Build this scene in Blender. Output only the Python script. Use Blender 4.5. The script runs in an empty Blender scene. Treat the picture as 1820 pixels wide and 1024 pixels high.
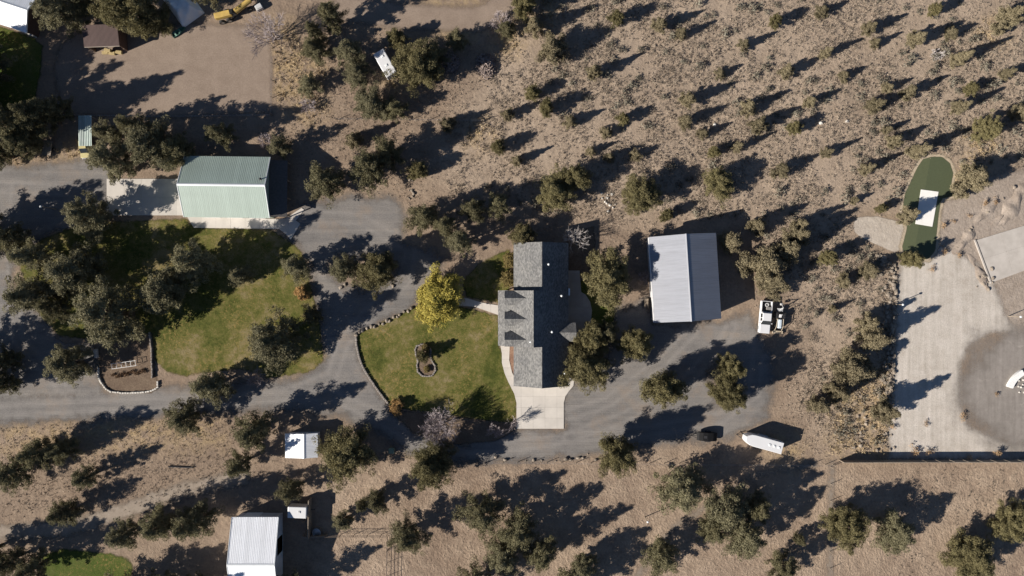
import bpy, bmesh, math, random
import numpy as np
from mathutils import Vector, Matrix, Euler

random.seed(7); np.random.seed(7)
scene = bpy.context.scene
COL = scene.collection
R = math.radians

# ------------------------------------------------------------------ camera, sky, sun, exposure
HCAM = 121.0                                   # a drone looking straight down from 121 m
cam_d = bpy.data.cameras.new('camera'); cam = bpy.data.objects.new('camera', cam_d); COL.objects.link(cam)
cam.location = (0, 0, HCAM); cam.rotation_euler = (0, 0, 0)
cam_d.sensor_width = 36.0; cam_d.lens = 36.0 * HCAM / 182.0; cam_d.clip_start = 1.0; cam_d.clip_end = 6000.0
scene.camera = cam

SUN_EL = R(27.0)
SUN_DIR = Vector((-math.cos(R(23.0)), -math.sin(R(23.0)), 0)) * math.cos(SUN_EL) + Vector((0, 0, math.sin(SUN_EL)))
world = bpy.data.worlds.new('World'); scene.world = world; world.use_nodes = True
wn = world.node_tree.nodes; wl = world.node_tree.links
sky = wn.new('ShaderNodeTexSky'); sky.sky_type = 'NISHITA'; sky.sun_disc = False
sky.sun_elevation = SUN_EL; sky.sun_rotation = math.atan2(SUN_DIR.x, SUN_DIR.y)
sky.air_density = 0.75; sky.dust_density = 0.1; sky.ozone_density = 2.0; sky.altitude = 1200
wl.new(sky.outputs[0], wn['Background'].inputs[0]); wn['Background'].inputs[1].default_value = 0.05
sun_d = bpy.data.lights.new('sun', 'SUN'); sun_d.energy = 5.0; sun_d.angle = R(0.53); sun_d.color = (1.0, 0.93, 0.83)
sun = bpy.data.objects.new('sun', sun_d); COL.objects.link(sun)
sun.rotation_euler = (-SUN_DIR).to_track_quat('-Z', 'Y').to_euler(); sun.location = SUN_DIR * 200
vs = scene.view_settings; vs.view_transform = 'Standard'; vs.look = 'None'; vs.exposure = 0.85; vs.gamma = 1.0
vs.use_curve_mapping = False
scene.render.engine = 'CYCLES'; scene.cycles.max_bounces = 5; scene.cycles.diffuse_bounces = 3
scene.cycles.transparent_max_bounces = 12; scene.cycles.use_denoising = True; scene.cycles.denoiser = 'OPENIMAGEDENOISE'; scene.cycles.denoising_input_passes = 'RGB_ALBEDO_NORMAL'

# ------------------------------------------------------------------ helpers
def G(px, py, h=0.0):
    """survey grid (10 units to the metre, origin at the middle of the plot) -> metres, for a point h above ground"""
    k = (1 - h / HCAM) / 10.0
    return ((px - 910) * k, (512 - py) * k)

class MB:
    def __init__(s): s.v = []; s.f = []
    def add(s, vs, fs):
        o = len(s.v); s.v += [tuple(p) for p in vs]; s.f += [tuple(i + o for i in f) for f in fs]; return s
    def box(s, c, d, rz=0.0, rx=0.0, ry=0.0):
        m = Euler((rx, ry, rz)).to_matrix(); c = Vector(c); h = Vector(d) / 2
        P = [c + m @ Vector((x * h.x, y * h.y, z * h.z)) for z in (-1, 1) for x, y in ((-1, -1), (1, -1), (1, 1), (-1, 1))]
        return s.add(P, [(3, 2, 1, 0), (4, 5, 6, 7), (0, 1, 5, 4), (1, 2, 6, 5), (2, 3, 7, 6), (3, 0, 4, 7)])
    def tbox(s, x0, x1, y0, y1, z0, z1, a=0, b=0, c=0, d=0):
        """box whose top is drawn in by a,b (x ends) and c,d (y ends)"""
        P = [(x0, y0, z0), (x1, y0, z0), (x1, y1, z0), (x0, y1, z0), (x0 + a, y0 + c, z1), (x1 - b, y0 + c, z1), (x1 - b, y1 - d, z1), (x0 + a, y1 - d, z1)]
        return s.add(P, [(3, 2, 1, 0), (4, 5, 6, 7), (0, 1, 5, 4), (1, 2, 6, 5), (2, 3, 7, 6), (3, 0, 4, 7)])
    def rbox(s, c, d, b, seg=2, rz=0.0, rx=0, ry=0):
        bm = bmesh.new(); bmesh.ops.create_cube(bm, size=1.0)
        for v in bm.verts: v.co = Vector((v.co.x * d[0], v.co.y * d[1], v.co.z * d[2]))
        bmesh.ops.bevel(bm, geom=bm.edges[:], offset=b, segments=seg, affect='EDGES', profile=0.5)
        m = Euler((rx, ry, rz)).to_matrix(); c = Vector(c); bm.verts.index_update()
        s.add([c + m @ v.co for v in bm.verts], [tuple(v.index for v in f.verts) for f in bm.faces]); bm.free(); return s
    def prism(s, poly, z0, z1, bot=True):
        A = sum(poly[i][0] * poly[(i + 1) % len(poly)][1] - poly[(i + 1) % len(poly)][0] * poly[i][1] for i in range(len(poly)))
        if A < 0: poly = poly[::-1]
        n = len(poly); P = [(x, y, z0) for x, y in poly] + [(x, y, z1) for x, y in poly]
        F = [tuple(range(n, 2 * n))] + [(i, (i + 1) % n, n + (i + 1) % n, n + i) for i in range(n)]
        if bot: F.append(tuple(range(n - 1, -1, -1)))
        return s.add(P, F)
    def xprism(s, prof, x0, x1):
        """profile in (y,z) drawn along x"""
        n = len(prof); P = [(x0, y, z) for y, z in prof] + [(x1, y, z) for y, z in prof]
        return s.add(P, [tuple(range(n - 1, -1, -1)), tuple(range(n, 2 * n))] + [(i, (i + 1) % n, n + (i + 1) % n, n + i) for i in range(n)])
    def yprism(s, prof, y0, y1):
        """profile in (x,z) drawn along y"""
        n = len(prof); P = [(x, y0, z) for x, z in prof] + [(x, y1, z) for x, z in prof]
        return s.add(P, [tuple(range(n)), tuple(range(2 * n - 1, n - 1, -1))] + [((i + 1) % n, i, n + i, n + (i + 1) % n) for i in range(n)])
    def tube(s, p, q, r0, r1=None, n=6, cap=True):
        p = Vector(p); q = Vector(q); r1 = r0 if r1 is None else r1
        d = (q - p); d = d.normalized() if d.length > 1e-6 else Vector((0, 0, 1))
        u = d.orthogonal().normalized(); w = d.cross(u)
        P = [p + (u * math.cos(a) + w * math.sin(a)) * r0 for a in [2 * math.pi * i / n for i in range(n)]]
        P += [q + (u * math.cos(a) + w * math.sin(a)) * r1 for a in [2 * math.pi * i / n for i in range(n)]]
        F = [(i, (i + 1) % n, n + (i + 1) % n, n + i) for i in range(n)]
        if cap: F += [tuple(range(n - 1, -1, -1)), tuple(range(n, 2 * n))]
        return s.add(P, F)
    def ring(s, c, ro, ri, w, axis='y', n=20):
        c = Vector(c); P = []
        for a in [2 * math.pi * i / n for i in range(n)]:
            ca, sa = math.cos(a), math.sin(a)
            for r, t in ((ro, -w / 2), (ro, w / 2), (ri, w / 2), (ri, -w / 2)):
                P.append(c + (Vector((r * ca, t, r * sa)) if axis == 'y' else Vector((t, r * ca, r * sa)) if axis == 'x' else Vector((r * ca, r * sa, t))))
        F = []
        for i in range(n):
            j = (i + 1) % n
            for k in range(4): F.append((4 * i + k, 4 * i + (k + 1) % 4, 4 * j + (k + 1) % 4, 4 * j + k))
        return s.add(P, F)
    def mesh(s, name, mat, smooth=False):
        me = bpy.data.meshes.new(name); me.from_pydata(s.v, [], s.f); me.update()
        bm = bmesh.new(); bm.from_mesh(me); bmesh.ops.recalc_face_normals(bm, faces=bm.faces); bm.to_mesh(me); bm.free()
        if mat: me.materials.append(mat)
        if smooth: me.polygons.foreach_set('use_smooth', [True] * len(me.polygons))
        return me
    def build(s, name, mat, parent=None, smooth=False, loc=None, rz=0.0):
        o = bpy.data.objects.new(name, s.mesh(name, mat, smooth)); COL.objects.link(o); o.parent = parent
        if loc is not None: o.location = loc
        o.rotation_euler.z = rz
        return o

def tag(o, label=None, cat=None, group=None, kind=None):
    if label: o['label'] = label
    if cat: o['category'] = cat
    if group: o['group'] = group
    if kind: o['kind'] = kind
    return o
def thing(name, label, cat, loc=(0, 0, 0), rz=0.0, group=None):
    o = bpy.data.objects.new(name, None); COL.objects.link(o); o.empty_display_size = 0.3
    o.location = loc if len(loc) == 3 else (loc[0], loc[1], 0); o.rotation_euler.z = rz
    return tag(o, label, cat, group)
def inst(name, me, parent=None, loc=(0, 0, 0), rz=0.0, sc=(1, 1, 1), rx=0, ry=0):
    o = bpy.data.objects.new(name, me); COL.objects.link(o); o.parent = parent
    o.location = loc; o.rotation_euler = (rx, ry, rz); o.scale = sc
    return o

# ------------------------------------------------------------------ materials
def new_mat(name):
    m = bpy.data.materials.new(name); m.use_nodes = True
    nt = m.node_tree; return m, nt, nt.nodes, nt.links, nt.nodes['Principled BSDF']
def noise(N, L, vec, scale, detail=4, rough=0.6):
    t = N.new('ShaderNodeTexNoise'); t.inputs['Scale'].default_value = scale; t.inputs['Detail'].default_value = detail
    t.inputs['Roughness'].default_value = rough
    if vec is not None: L.new(vec, t.inputs['Vector'])
    return t.outputs['Fac']
def ramp(N, L, fac, stops):
    r = N.new('ShaderNodeValToRGB'); e = r.color_ramp.elements
    while len(e) < len(stops): e.new(0.5)
    for el, (p, c) in zip(e, stops): el.position = p; el.color = (*c, 1) if len(c) == 3 else c
    L.new(fac, r.inputs[0]); return r.outputs[0]
def mixc(N, L, fac, a, b, mode='MIX'):
    x = N.new('ShaderNodeMix'); x.data_type = 'RGBA'; x.blend_type = mode
    for v, s in ((fac, x.inputs[0]), (a, x.inputs[6]), (b, x.inputs[7])):
        if isinstance(v, (int, float)): s.default_value = v
        elif isinstance(v, tuple): s.default_value = (*v, 1)
        else: L.new(v, s)
    return x.outputs[2]
def mth(N, L, op, a, b=0.0, clamp=False):
    x = N.new('ShaderNodeMath'); x.operation = op; x.use_clamp = clamp
    for v, s in ((a, x.inputs[0]), (b, x.inputs[1])):
        if isinstance(v, (int, float)): s.default_value = v
        else: L.new(v, s)
    return x.outputs[0]
def bump(N, L, P, hgt, dist, strength=1.0, prev=None):
    b = N.new('ShaderNodeBump'); b.inputs['Distance'].default_value = dist; b.inputs['Strength'].default_value = strength
    L.new(hgt, b.inputs['Height'])
    if prev is not None: L.new(prev, b.inputs['Normal'])
    L.new(b.outputs[0], P.inputs['Normal']); return b.outputs[0]
def objvec(N):
    return N.new('ShaderNodeTexCoord').outputs['Object']
def attr(N, name):
    a = N.new('ShaderNodeAttribute'); a.attribute_name = name; return a.outputs['Fac']

def simple(name, c, c2=None, scale=3.0, rough=0.7, metal=0.0, bmp=0.0, spec=0.35, bscale=None, vary=0.0):
    """plain weathered surface: two tones mixed by noise, optional fine relief, optional tone change from one object to the next"""
    m, nt, N, L, P = new_mat(name); v = objvec(N)
    c2 = c2 or tuple(x * 0.8 for x in c)
    f = noise(N, L, v, scale, 5)
    col = ramp(N, L, f, [(0.35, c), (0.68, c2)])
    if vary:
        oi = N.new('ShaderNodeObjectInfo')
        f2 = mth(N, L, 'MULTIPLY_ADD', oi.outputs['Random'], vary); f2.node.inputs[2].default_value = 1 - vary / 2
        cc = N.new('ShaderNodeCombineColor'); [L.new(f2, i) for i in cc.inputs]
        col = mixc(N, L, 1.0, col, cc.outputs[0], 'MULTIPLY')
    L.new(col, P.inputs['Base Color'])
    P.inputs['Roughness'].default_value = rough; P.inputs['Metallic'].default_value = metal
    P.inputs['Specular IOR Level'].default_value = spec
    if bmp: bump(N, L, P, noise(N, L, v, bscale or scale * 4, 4), bmp)
    return m

def foliage(name, a, b, c, vary=0.35, transl=0.0):
    m, nt, N, L, P = new_mat(name); v = objvec(N)
    oi = N.new('ShaderNodeObjectInfo')
    off = N.new('ShaderNodeVectorMath'); off.operation = 'ADD'; L.new(v, off.inputs[0])
    cb = N.new('ShaderNodeCombineXYZ'); k = mth(N, L, 'MULTIPLY', oi.outputs['Random'], 37.0); [L.new(k, i) for i in cb.inputs]
    L.new(cb.outputs[0], off.inputs[1])
    f = noise(N, L, off.outputs[0], 0.9, 6, 0.75)
    col = ramp(N, L, f, [(0.28, a), (0.5, b), (0.74, c)])
    f2 = mth(N, L, 'MULTIPLY_ADD', oi.outputs['Random'], vary); f2.node.inputs[2].default_value = 1 - vary / 2
    cc = N.new('ShaderNodeCombineColor'); [L.new(f2, i) for i in cc.inputs]
    col = mixc(N, L, 1.0, col, cc.outputs[0], 'MULTIPLY')
    L.new(col, P.inputs['Base Color']); P.inputs['Roughness'].default_value = 0.75; P.inputs['Specular IOR Level'].default_value = 0.2
    if transl:
        t = N.new('ShaderNodeBsdfTranslucent'); L.new(col, t.inputs[0]); mx = N.new('ShaderNodeMixShader'); mx.inputs[0].default_value = transl
        L.new(P.outputs[0], mx.inputs[1]); L.new(t.outputs[0], mx.inputs[2]); L.new(mx.outputs[0], N['Material Output'].inputs[0])
    return m

# ------------------------------------------------------------------ signed distance areas
def seg_d(X, Y, a, b):
    ax, ay = a; bx, by = b; dx, dy = bx - ax, by - ay; l2 = dx * dx + dy * dy + 1e-9
    t = np.clip(((X - ax) * dx + (Y - ay) * dy) / l2, 0, 1)
    return np.hypot(X - ax - t * dx, Y - ay - t * dy)
def sdf(shapes, X, Y):
    """metres inside (+) or outside (-) the union of polygons, strokes and circles given on the survey grid"""
    out = np.full(X.shape, -1e3)
    for sh in shapes:
        if sh[0] == 'poly' or sh[0] == 'cut':
            p = [G(*q) for q in sh[1]]; d = np.full(X.shape, 1e9); ins = np.zeros(X.shape, bool)
            for i in range(len(p)):
                a, b = p[i], p[(i + 1) % len(p)]; d = np.minimum(d, seg_d(X, Y, a, b))
                c = ((a[1] > Y) != (b[1] > Y)); xi = (b[0] - a[0]) * (Y - a[1]) / ((b[1] - a[1]) if b[1] != a[1] else 1e-9) + a[0]
                ins ^= c & (X < xi)
            s = np.where(ins, d, -d)
            out = np.maximum(out, s) if sh[0] == 'poly' else np.minimum(out, -s)
        elif sh[0] == 'line':
            p = [G(*q) for q in sh[1]]; d = np.full(X.shape, 1e9)
            for a, b in zip(p, p[1:]): d = np.minimum(d, seg_d(X, Y, a, b))
            out = np.maximum(out, sh[2] / 20.0 - d)
        else:
            c = G(sh[1], sh[2]); out = np.maximum(out, sh[3] / 10.0 - np.hypot(X - c[0], Y - c[1]))
    return out
def inside(shapes, pts):
    P = np.array(pts); return sdf(shapes, P[:, 0], P[:, 1])
def set_attr(me, name, arr):
    a = me.attributes.new(name, 'FLOAT', 'POINT'); a.data.foreach_set('value', np.ascontiguousarray(arr, dtype=np.float32))
def sheet(name, shapes, z, mat, margin=1.2, res=0.5):
    """a thin layer of ground cover lying on the soil, with its own irregular border"""
    pts = np.array([G(*q) for sh in shapes if sh[0] != 'cut' for q in (sh[1] if sh[0] != 'circ' else [(sh[1] - sh[3], sh[2] - sh[3]), (sh[1] + sh[3], sh[2] + sh[3])])])
    ex = max([sh[2] / 20 for sh in shapes if sh[0] == 'line'] + [0]) + margin + res
    xs = np.arange(pts[:, 0].min() - ex, pts[:, 0].max() + ex + res, res); ys = np.arange(pts[:, 1].min() - ex, pts[:, 1].max() + ex + res, res)
    X, Y = np.meshgrid(xs, ys); D = sdf(shapes, X, Y); n = len(xs)
    keep = (D[:-1, :-1] > -margin) | (D[1:, :-1] > -margin) | (D[:-1, 1:] > -margin) | (D[1:, 1:] > -margin)
    j, i = np.nonzero(keep); a = j * n + i
    F = np.stack([a, a + 1, a + n + 1, a + n], 1); u, inv = np.unique(F, return_inverse=True); F = inv.reshape(F.shape)
    V = np.stack([X.ravel()[u], Y.ravel()[u], np.full(len(u), z)], 1)
    me = bpy.data.meshes.new(name); me.from_pydata(V.tolist(), [], F.tolist()); me.update(); set_attr(me, 'edge', D.ravel()[u]); me.materials.append(mat)
    o = bpy.data.objects.new(name, me); COL.objects.link(o); o['kind'] = 'structure'
    return o

def ragged(m, feather=0.35, amp=0.9, nscale=0.8):
    """let a layer thin out along an uneven border, as gravel or grass does"""
    nt = m.node_tree; N = nt.nodes; L = nt.links; P = N['Principled BSDF']; v = objvec(N)
    e = attr(N, 'edge'); n1 = mth(N, L, 'MULTIPLY', mth(N, L, 'SUBTRACT', noise(N, L, v, nscale, 6, 0.7), 0.5), amp * 2)
    s = mth(N, L, 'ADD', e, n1)
    mr = N.new('ShaderNodeMapRange'); mr.interpolation_type = 'SMOOTHSTEP'; L.new(s, mr.inputs[0])
    mr.inputs[1].default_value = -feather; mr.inputs[2].default_value = feather
    t = N.new('ShaderNodeBsdfTransparent'); mx = N.new('ShaderNodeMixShader')
    L.new(mr.outputs[0], mx.inputs[0]); L.new(t.outputs[0], mx.inputs[1]); L.new(P.outputs[0], mx.inputs[2])
    L.new(mx.outputs[0], N['Material Output'].inputs[0]); return m

def ground_mix(name, stops, scales=(0.06, 0.5, 3.0), fine=0.35, bmp=0.03, bscale=5.0, rough=0.95, bmp2=0.0):
    """soil-like surface: broad tone changes, mid-size mottling and fine grain"""
    m, nt, N, L, P = new_mat(name); v = objvec(N)
    a = noise(N, L, v, scales[0], 3); b = noise(N, L, v, scales[1], 6, 0.7); c = noise(N, L, v, scales[2], 5, 0.75)
    f = mth(N, L, 'ADD', mth(N, L, 'MULTIPLY', a, 0.35), mth(N, L, 'MULTIPLY', b, 0.65))
    col = ramp(N, L, f, stops)
    g = ramp(N, L, c, [(0.25, (1 - fine,) * 3), (0.75, (1 + fine * 0.6,) * 3)])
    col = mixc(N, L, 1.0, col, g, 'MULTIPLY'); L.new(col, P.inputs['Base Color'])
    P.inputs['Roughness'].default_value = rough; P.inputs['Specular IOR Level'].default_value = 0.15
    pr = bump(N, L, P, noise(N, L, v, bscale, 5, 0.7), bmp) if bmp else None
    return m
# ------------------------------------------------------------------ areas on the survey grid
A_SCRUB = [('poly', [(905, -200), (905, 60), (850, 150), (800, 215), (770, 300), (800, 345), (960, 385), (1060, 385), (1150, 400), (1340, 400), (1400, 520), (1440, 620), (1420, 720), (1480, 790),
                     (1588, 805), (1590, 470), (1515, 415), (1525, 380), (1600, 380), (1620, 300), (1660, 270), (1705, 300), (1710, 330), (1980, 250), (1980, -200)])]
A_STRAW = [('circ', 520, 130, 55), ('circ', 500, 60, 25), ('circ', 545, 190, 30), ('poly', [(1470, 690), (1585, 640), (1588, 808), (1480, 808)]), ('circ', 130, 285, 26), ('circ', 40, 285, 24),
           ('circ', 900, 70, 30), ('circ', 960, 20, 35), ('circ', 1745, 260, 30), ('circ', 1765, 60, 26), ('circ', 590, 640, 20), ('circ', 1560, 410, 18), ('circ', 850, 240, 25),
           ('poly', [(0, 758), (380, 735), (400, 790), (200, 800), (0, 800)]), ('circ', 700, 140, 25), ('circ', 1400, 800, 30), ('circ', 1700, 320, 16), ('circ', 820, 20, 60)]
A_GOLD = [a for a in A_STRAW if a[0] == 'circ' and a[1:3] not in ((820, 20), (1400, 800))] + [A_STRAW[3]]
A_CORRAL = [('poly', [(500, 815), (870, 824), (1200, 812), (1480, 832), (1980, 832), (1980, 1160), (430, 1160), (500, 1000), (520, 880)])]
A_GRAVEL = [('poly', [(-150, 285), (0, 292), (60, 298), (110, 288), (150, 284), (195, 292), (195, 385), (150, 398), (100, 408), (60, 430), (25, 465), (15, 510), (60, 548), (85, 575), (110, 606), (165, 612), (172, 650), (185, 690), (180, 705), (-150, 720)]),
            ('line', [(-150, 735), (0, 728), (120, 722), (260, 716), (400, 708), (500, 702), (600, 705), (680, 745), (740, 782), (820, 796), (920, 795), (1010, 787), (1100, 772)], 50),
            ('poly', [(505, 420), (530, 365), (620, 350), (700, 352), (718, 385), (716, 430), (790, 455), (770, 500), (745, 525), (735, 545), (632, 594), (640, 640), (690, 722), (720, 765), (640, 742), (560, 735), (470, 690), (560, 660), (578, 640), (572, 580), (556, 500), (556, 470), (530, 440)]),
            ('poly', [(1000, 690), (1020, 685), (1080, 640), (1090, 600), (1095, 550), (1130, 545), (1150, 530), (1165, 574), (1280, 575), (1330, 560), (1345, 590), (1372, 640), (1375, 690), (1360, 740), (1330, 762), (1280, 780), (1180, 788), (1100, 798), (1000, 812), (900, 815), (840, 805), (860, 790), (917, 763), (1002, 763)]),
            ('cut', [(580, 470), (600, 455), (690, 455), (708, 475), (705, 500), (640, 512), (600, 506)]), ('cut', [(1262, 660), (1278, 645), (1300, 650), (1312, 690), (1300, 722), (1272, 712)]),
            ('cut', [(690, 728), (740, 735), (900, 752), (915, 765), (880, 782), (800, 788), (740, 768)])]
A_LAWN_W = [('poly', [(62, 545), (34, 470), (70, 428), (150, 396), (330, 390), (345, 405), (480, 408), (515, 430), (535, 447), (550, 500), (568, 580), (575, 640), (552, 660), (480, 672), (430, 655), (380, 660), (330, 668), (298, 662), (276, 640), (270, 592), (200, 600), (150, 602), (105, 596), (82, 570)])]
A_LAWN_C = [('poly', [(633, 595), (736, 547), (748, 540), (820, 545), (885, 562), (888, 615), (899, 650), (912, 690), (917, 705), (917, 752), (860, 750), (800, 738), (700, 724), (691, 716), (656, 668), (641, 640)]),
            ('poly', [(822, 500), (850, 470), (905, 442), (905, 520), (885, 538), (830, 528)])]
A_LAWN_E = [('poly', [(1012, 490), (1040, 500), (1080, 520), (1092, 555), (1090, 600), (1060, 612), (1012, 610)])]
A_LAWN_NW = [('poly', [(-120, 40), (0, 48), (60, 68), (76, 82), (72, 130), (60, 190), (0, 200), (-120, 200)])]
A_LAWN_SW = [('poly', [(75, 988), (110, 976), (200, 985), (230, 996), (236, 1010), (226, 1080), (70, 1080)])]
A_TURF = [('poly', [(1640, 283), (1656, 279), (1674, 279), (1688, 290), (1694, 308), (1690, 330), (1698, 348), (1673, 353), (1668, 380), (1664, 420), (1662, 445), (1650, 461), (1610, 459), (1603, 440), (1612, 405), (1604, 372), (1608, 345), (1620, 320), (1629, 300)])]
A_SAND = [('poly', [(1516, 398), (1525, 386), (1560, 385), (1600, 395), (1613, 406), (1605, 442), (1590, 449), (1560, 436), (1530, 422), (1518, 412)])]
A_PALE = [('poly', [(1600, 470), (1650, 462), (1672, 440), (1700, 450), (1735, 470), (1765, 505), (1785, 560), (1805, 590), (1760, 590), (1722, 612), (1706, 650), (1706, 720), (1720, 760), (1790, 788), (1980, 800), (1980, 818), (1582, 814), (1580, 760), (1588, 690), (1594, 600), (1596, 520)])]
A_GRADED = [('poly', [(1673, 353), (1700, 350), (1760, 312), (1980, 270), (1980, 600), (1800, 600), (1765, 505), (1738, 470), (1700, 452), (1662, 445), (1668, 380)])]
A_LOT = [('poly', [(1730, 648), (1738, 612), (1770, 606), (1786, 582), (1815, 590), (1980, 590), (1980, 806), (1800, 797), (1762, 776), (1722, 752), (1704, 715), (1712, 680)])]
A_ARENA = [('poly', [(96, 120), (110, 80), (150, 50), (330, 42), (478, 48), (484, 120), (482, 200), (300, 208), (110, 205)]), ('line', [(610, 15), (720, 30), (850, 35), (910, 5)], 44)]
A_TRACK = [('line', [(-120, 955), (40, 945), (120, 940), (230, 905), (330, 870), (430, 850)], 26)]
A_BED = [('poly', [(176, 618), (205, 602), (266, 594), (274, 640), (276, 665), (282, 690), (268, 698), (225, 698), (190, 690), (178, 660)]), ('poly', [(692, 728), (740, 732), (905, 752), (915, 765), (880, 784), (800, 790), (735, 770)])]
A_LEANBED = [('poly', [(1008, 420), (1055, 402), (1060, 480), (1040, 500), (1010, 490)])]

# ------------------------------------------------------------------ soil
xs = np.concatenate([[-2500, -1200, -600, -300, -200], np.arange(-150, 150.5, 1.0), [200, 300, 600, 1200, 2500]])
ys = np.concatenate([[-2500, -1200, -600, -300, -160], np.arange(-95, 95.5, 1.0), [160, 300, 600, 1200, 2500]])
X, Y = np.meshgrid(xs, ys); n = len(xs)
jj, ii = np.meshgrid(np.arange(len(ys) - 1), np.arange(n - 1), indexing='ij'); a0 = (jj * n + ii).ravel()
me = bpy.data.meshes.new('ground'); me.from_pydata(np.stack([X.ravel(), Y.ravel(), np.zeros(X.size)], 1).tolist(), [], np.stack([a0, a0 + 1, a0 + n + 1, a0 + n], 1).tolist()); me.update()
def soft(A, w): return np.clip(sdf(A, X, Y) / w * 0.5 + 0.5, 0, 1).ravel()
set_attr(me, 'straw', soft(A_STRAW, 2.5)); set_attr(me, 'corral', soft(A_CORRAL, 2.0)); set_attr(me, 'scrub', soft(A_SCRUB, 3.0))
m, nt, N, L, P = new_mat('soil'); v = objvec(N)
big = noise(N, L, v, 0.045, 4); mid = noise(N, L, v, 0.35, 7, 0.72); fin = noise(N, L, v, 2.2, 6, 0.78); grit = noise(N, L, v, 7.0, 3, 0.7)
f = mth(N, L, 'ADD', mth(N, L, 'MULTIPLY', big, 0.45), mth(N, L, 'MULTIPLY', mid, 0.55))
col = ramp(N, L, f, [(0.32, (0.168, 0.126, 0.096)), (0.48, (0.240, 0.180, 0.134)), (0.62, (0.300, 0.230, 0.172))])
cor = ramp(N, L, f, [(0.40, (0.220, 0.162, 0.120)), (0.58, (0.345, 0.265, 0.198))])
col = mixc(N, L, attr(N, 'corral'), col, cor)
scr = ramp(N, L, f, [(0.35, (0.25, 0.194, 0.148)), (0.6, (0.36, 0.284, 0.218))])
col = mixc(N, L, attr(N, 'scrub'), col, scr)
sm = mth(N, L, 'MULTIPLY', attr(N, 'straw'), ramp(N, L, noise(N, L, v, 0.5, 6, 0.7), [(0.40, (0, 0, 0)), (0.60, (1, 1, 1))]), True)
col = mixc(N, L, mth(N, L, 'MULTIPLY', sm, 0.8), col, ramp(N, L, fin, [(0.3, (0.26, 0.185, 0.10)), (0.7, (0.44, 0.33, 0.185))]))
col = mixc(N, L, 1.0, col, ramp(N, L, fin, [(0.25, (0.68, 0.67, 0.66)), (0.5, (1, 1, 1)), (0.75, (1.22, 1.2, 1.16))]), 'MULTIPLY')
L.new(col, P.inputs['Base Color']); P.inputs['Roughness'].default_value = 0.95; P.inputs['Specular IOR Level'].default_value = 0.1
vo = N.new('ShaderNodeTexVoronoi'); vo.feature = 'SMOOTH_F1'; vo.inputs['Scale'].default_value = 2.7; vo.inputs['Randomness'].default_value = 1.0
wv = N.new('ShaderNodeVectorMath'); wv.operation = 'ADD'; L.new(v, wv.inputs[0])
nz = N.new('ShaderNodeTexNoise'); nz.inputs['Scale'].default_value = 1.2; L.new(v, nz.inputs['Vector']); L.new(nz.outputs['Color'], wv.inputs[1]); L.new(wv.outputs[0], vo.inputs['Vector'])
hoof = mth(N, L, 'MULTIPLY', vo.outputs['Distance'], mth(N, L, 'MULTIPLY', attr(N, 'corral'), mth(N, L, 'MULTIPLY_ADD', mid, 1.4)))
hoof.node.inputs[1].links[0].from_node.inputs[1].links[0].from_node.inputs[2].default_value = -0.2
b1 = bump(N, L, P, hoof, 0.15, 1.0)
b2 = bump(N, L, P, mid, 0.5, 0.6, b1)
bump(N, L, P, fin, 0.10, 1.0, b2)
me.materials.append(m)
ground = bpy.data.objects.new('ground', me); COL.objects.link(ground); ground['kind'] = 'structure'

# ------------------------------------------------------------------ layers on the soil
def gravel_mat():
    m, nt, N, L, P = new_mat('gravel'); v = objvec(N)
    a = noise(N, L, v, 0.07, 3); b = noise(N, L, v, 0.6, 7, 0.72); c = noise(N, L, v, 5.0, 4, 0.8)
    mp = N.new('ShaderNodeMapping'); mp.inputs['Rotation'].default_value = (0, 0, R(-4)); mp.inputs['Scale'].default_value = (0.035, 0.9, 1); L.new(v, mp.inputs[0])
    tr = noise(N, L, mp.outputs[0], 1.0, 3)
    f = mth(N, L, 'ADD', mth(N, L, 'MULTIPLY', a, 0.42), mth(N, L, 'ADD', mth(N, L, 'MULTIPLY', b, 0.26), mth(N, L, 'MULTIPLY', tr, 0.32)))
    col = ramp(N, L, f, [(0.36, (0.128, 0.120, 0.116)), (0.48, (0.180, 0.168, 0.160)), (0.58, (0.215, 0.196, 0.180)), (0.68, (0.27, 0.228, 0.192))])
    col = mixc(N, L, 1.0, col, ramp(N, L, c, [(0.25, (0.62,) * 3), (0.75, (1.3,) * 3)]), 'MULTIPLY')
    wear = mth(N, L, 'MULTIPLY', attr(N, 'track'), mth(N, L, 'ADD', b, 0.25))
    col = mixc(N, L, mth(N, L, 'MULTIPLY', wear, 0.42, True), col, (0.285, 0.262, 0.245))
    brown = ramp(N, L, noise(N, L, v, 0.16, 5, 0.7), [(0.52, (0, 0, 0)), (0.68, (1, 1, 1))])
    col = mixc(N, L, mth(N, L, 'MULTIPLY', brown, 0.6), col, (0.235, 0.185, 0.145))
    dark = ramp(N, L, noise(N, L, v, 0.9, 3, 0.6), [(0.64, (0, 0, 0)), (0.74, (1, 1, 1))])
    col = mixc(N, L, mth(N, L, 'MULTIPLY', dark, 0.3), col, (0.10, 0.095, 0.09))
    L.new(col, P.inputs['Base Color']); P.inputs['Roughness'].default_value = 0.9; P.inputs['Specular IOR Level'].default_value = 0.2
    b0 = bump(N, L, P, c, 0.04); bump(N, L, P, tr, 0.25, 0.5, b0)
    return ragged(m, 1.3, 2.4, 0.30)
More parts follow.
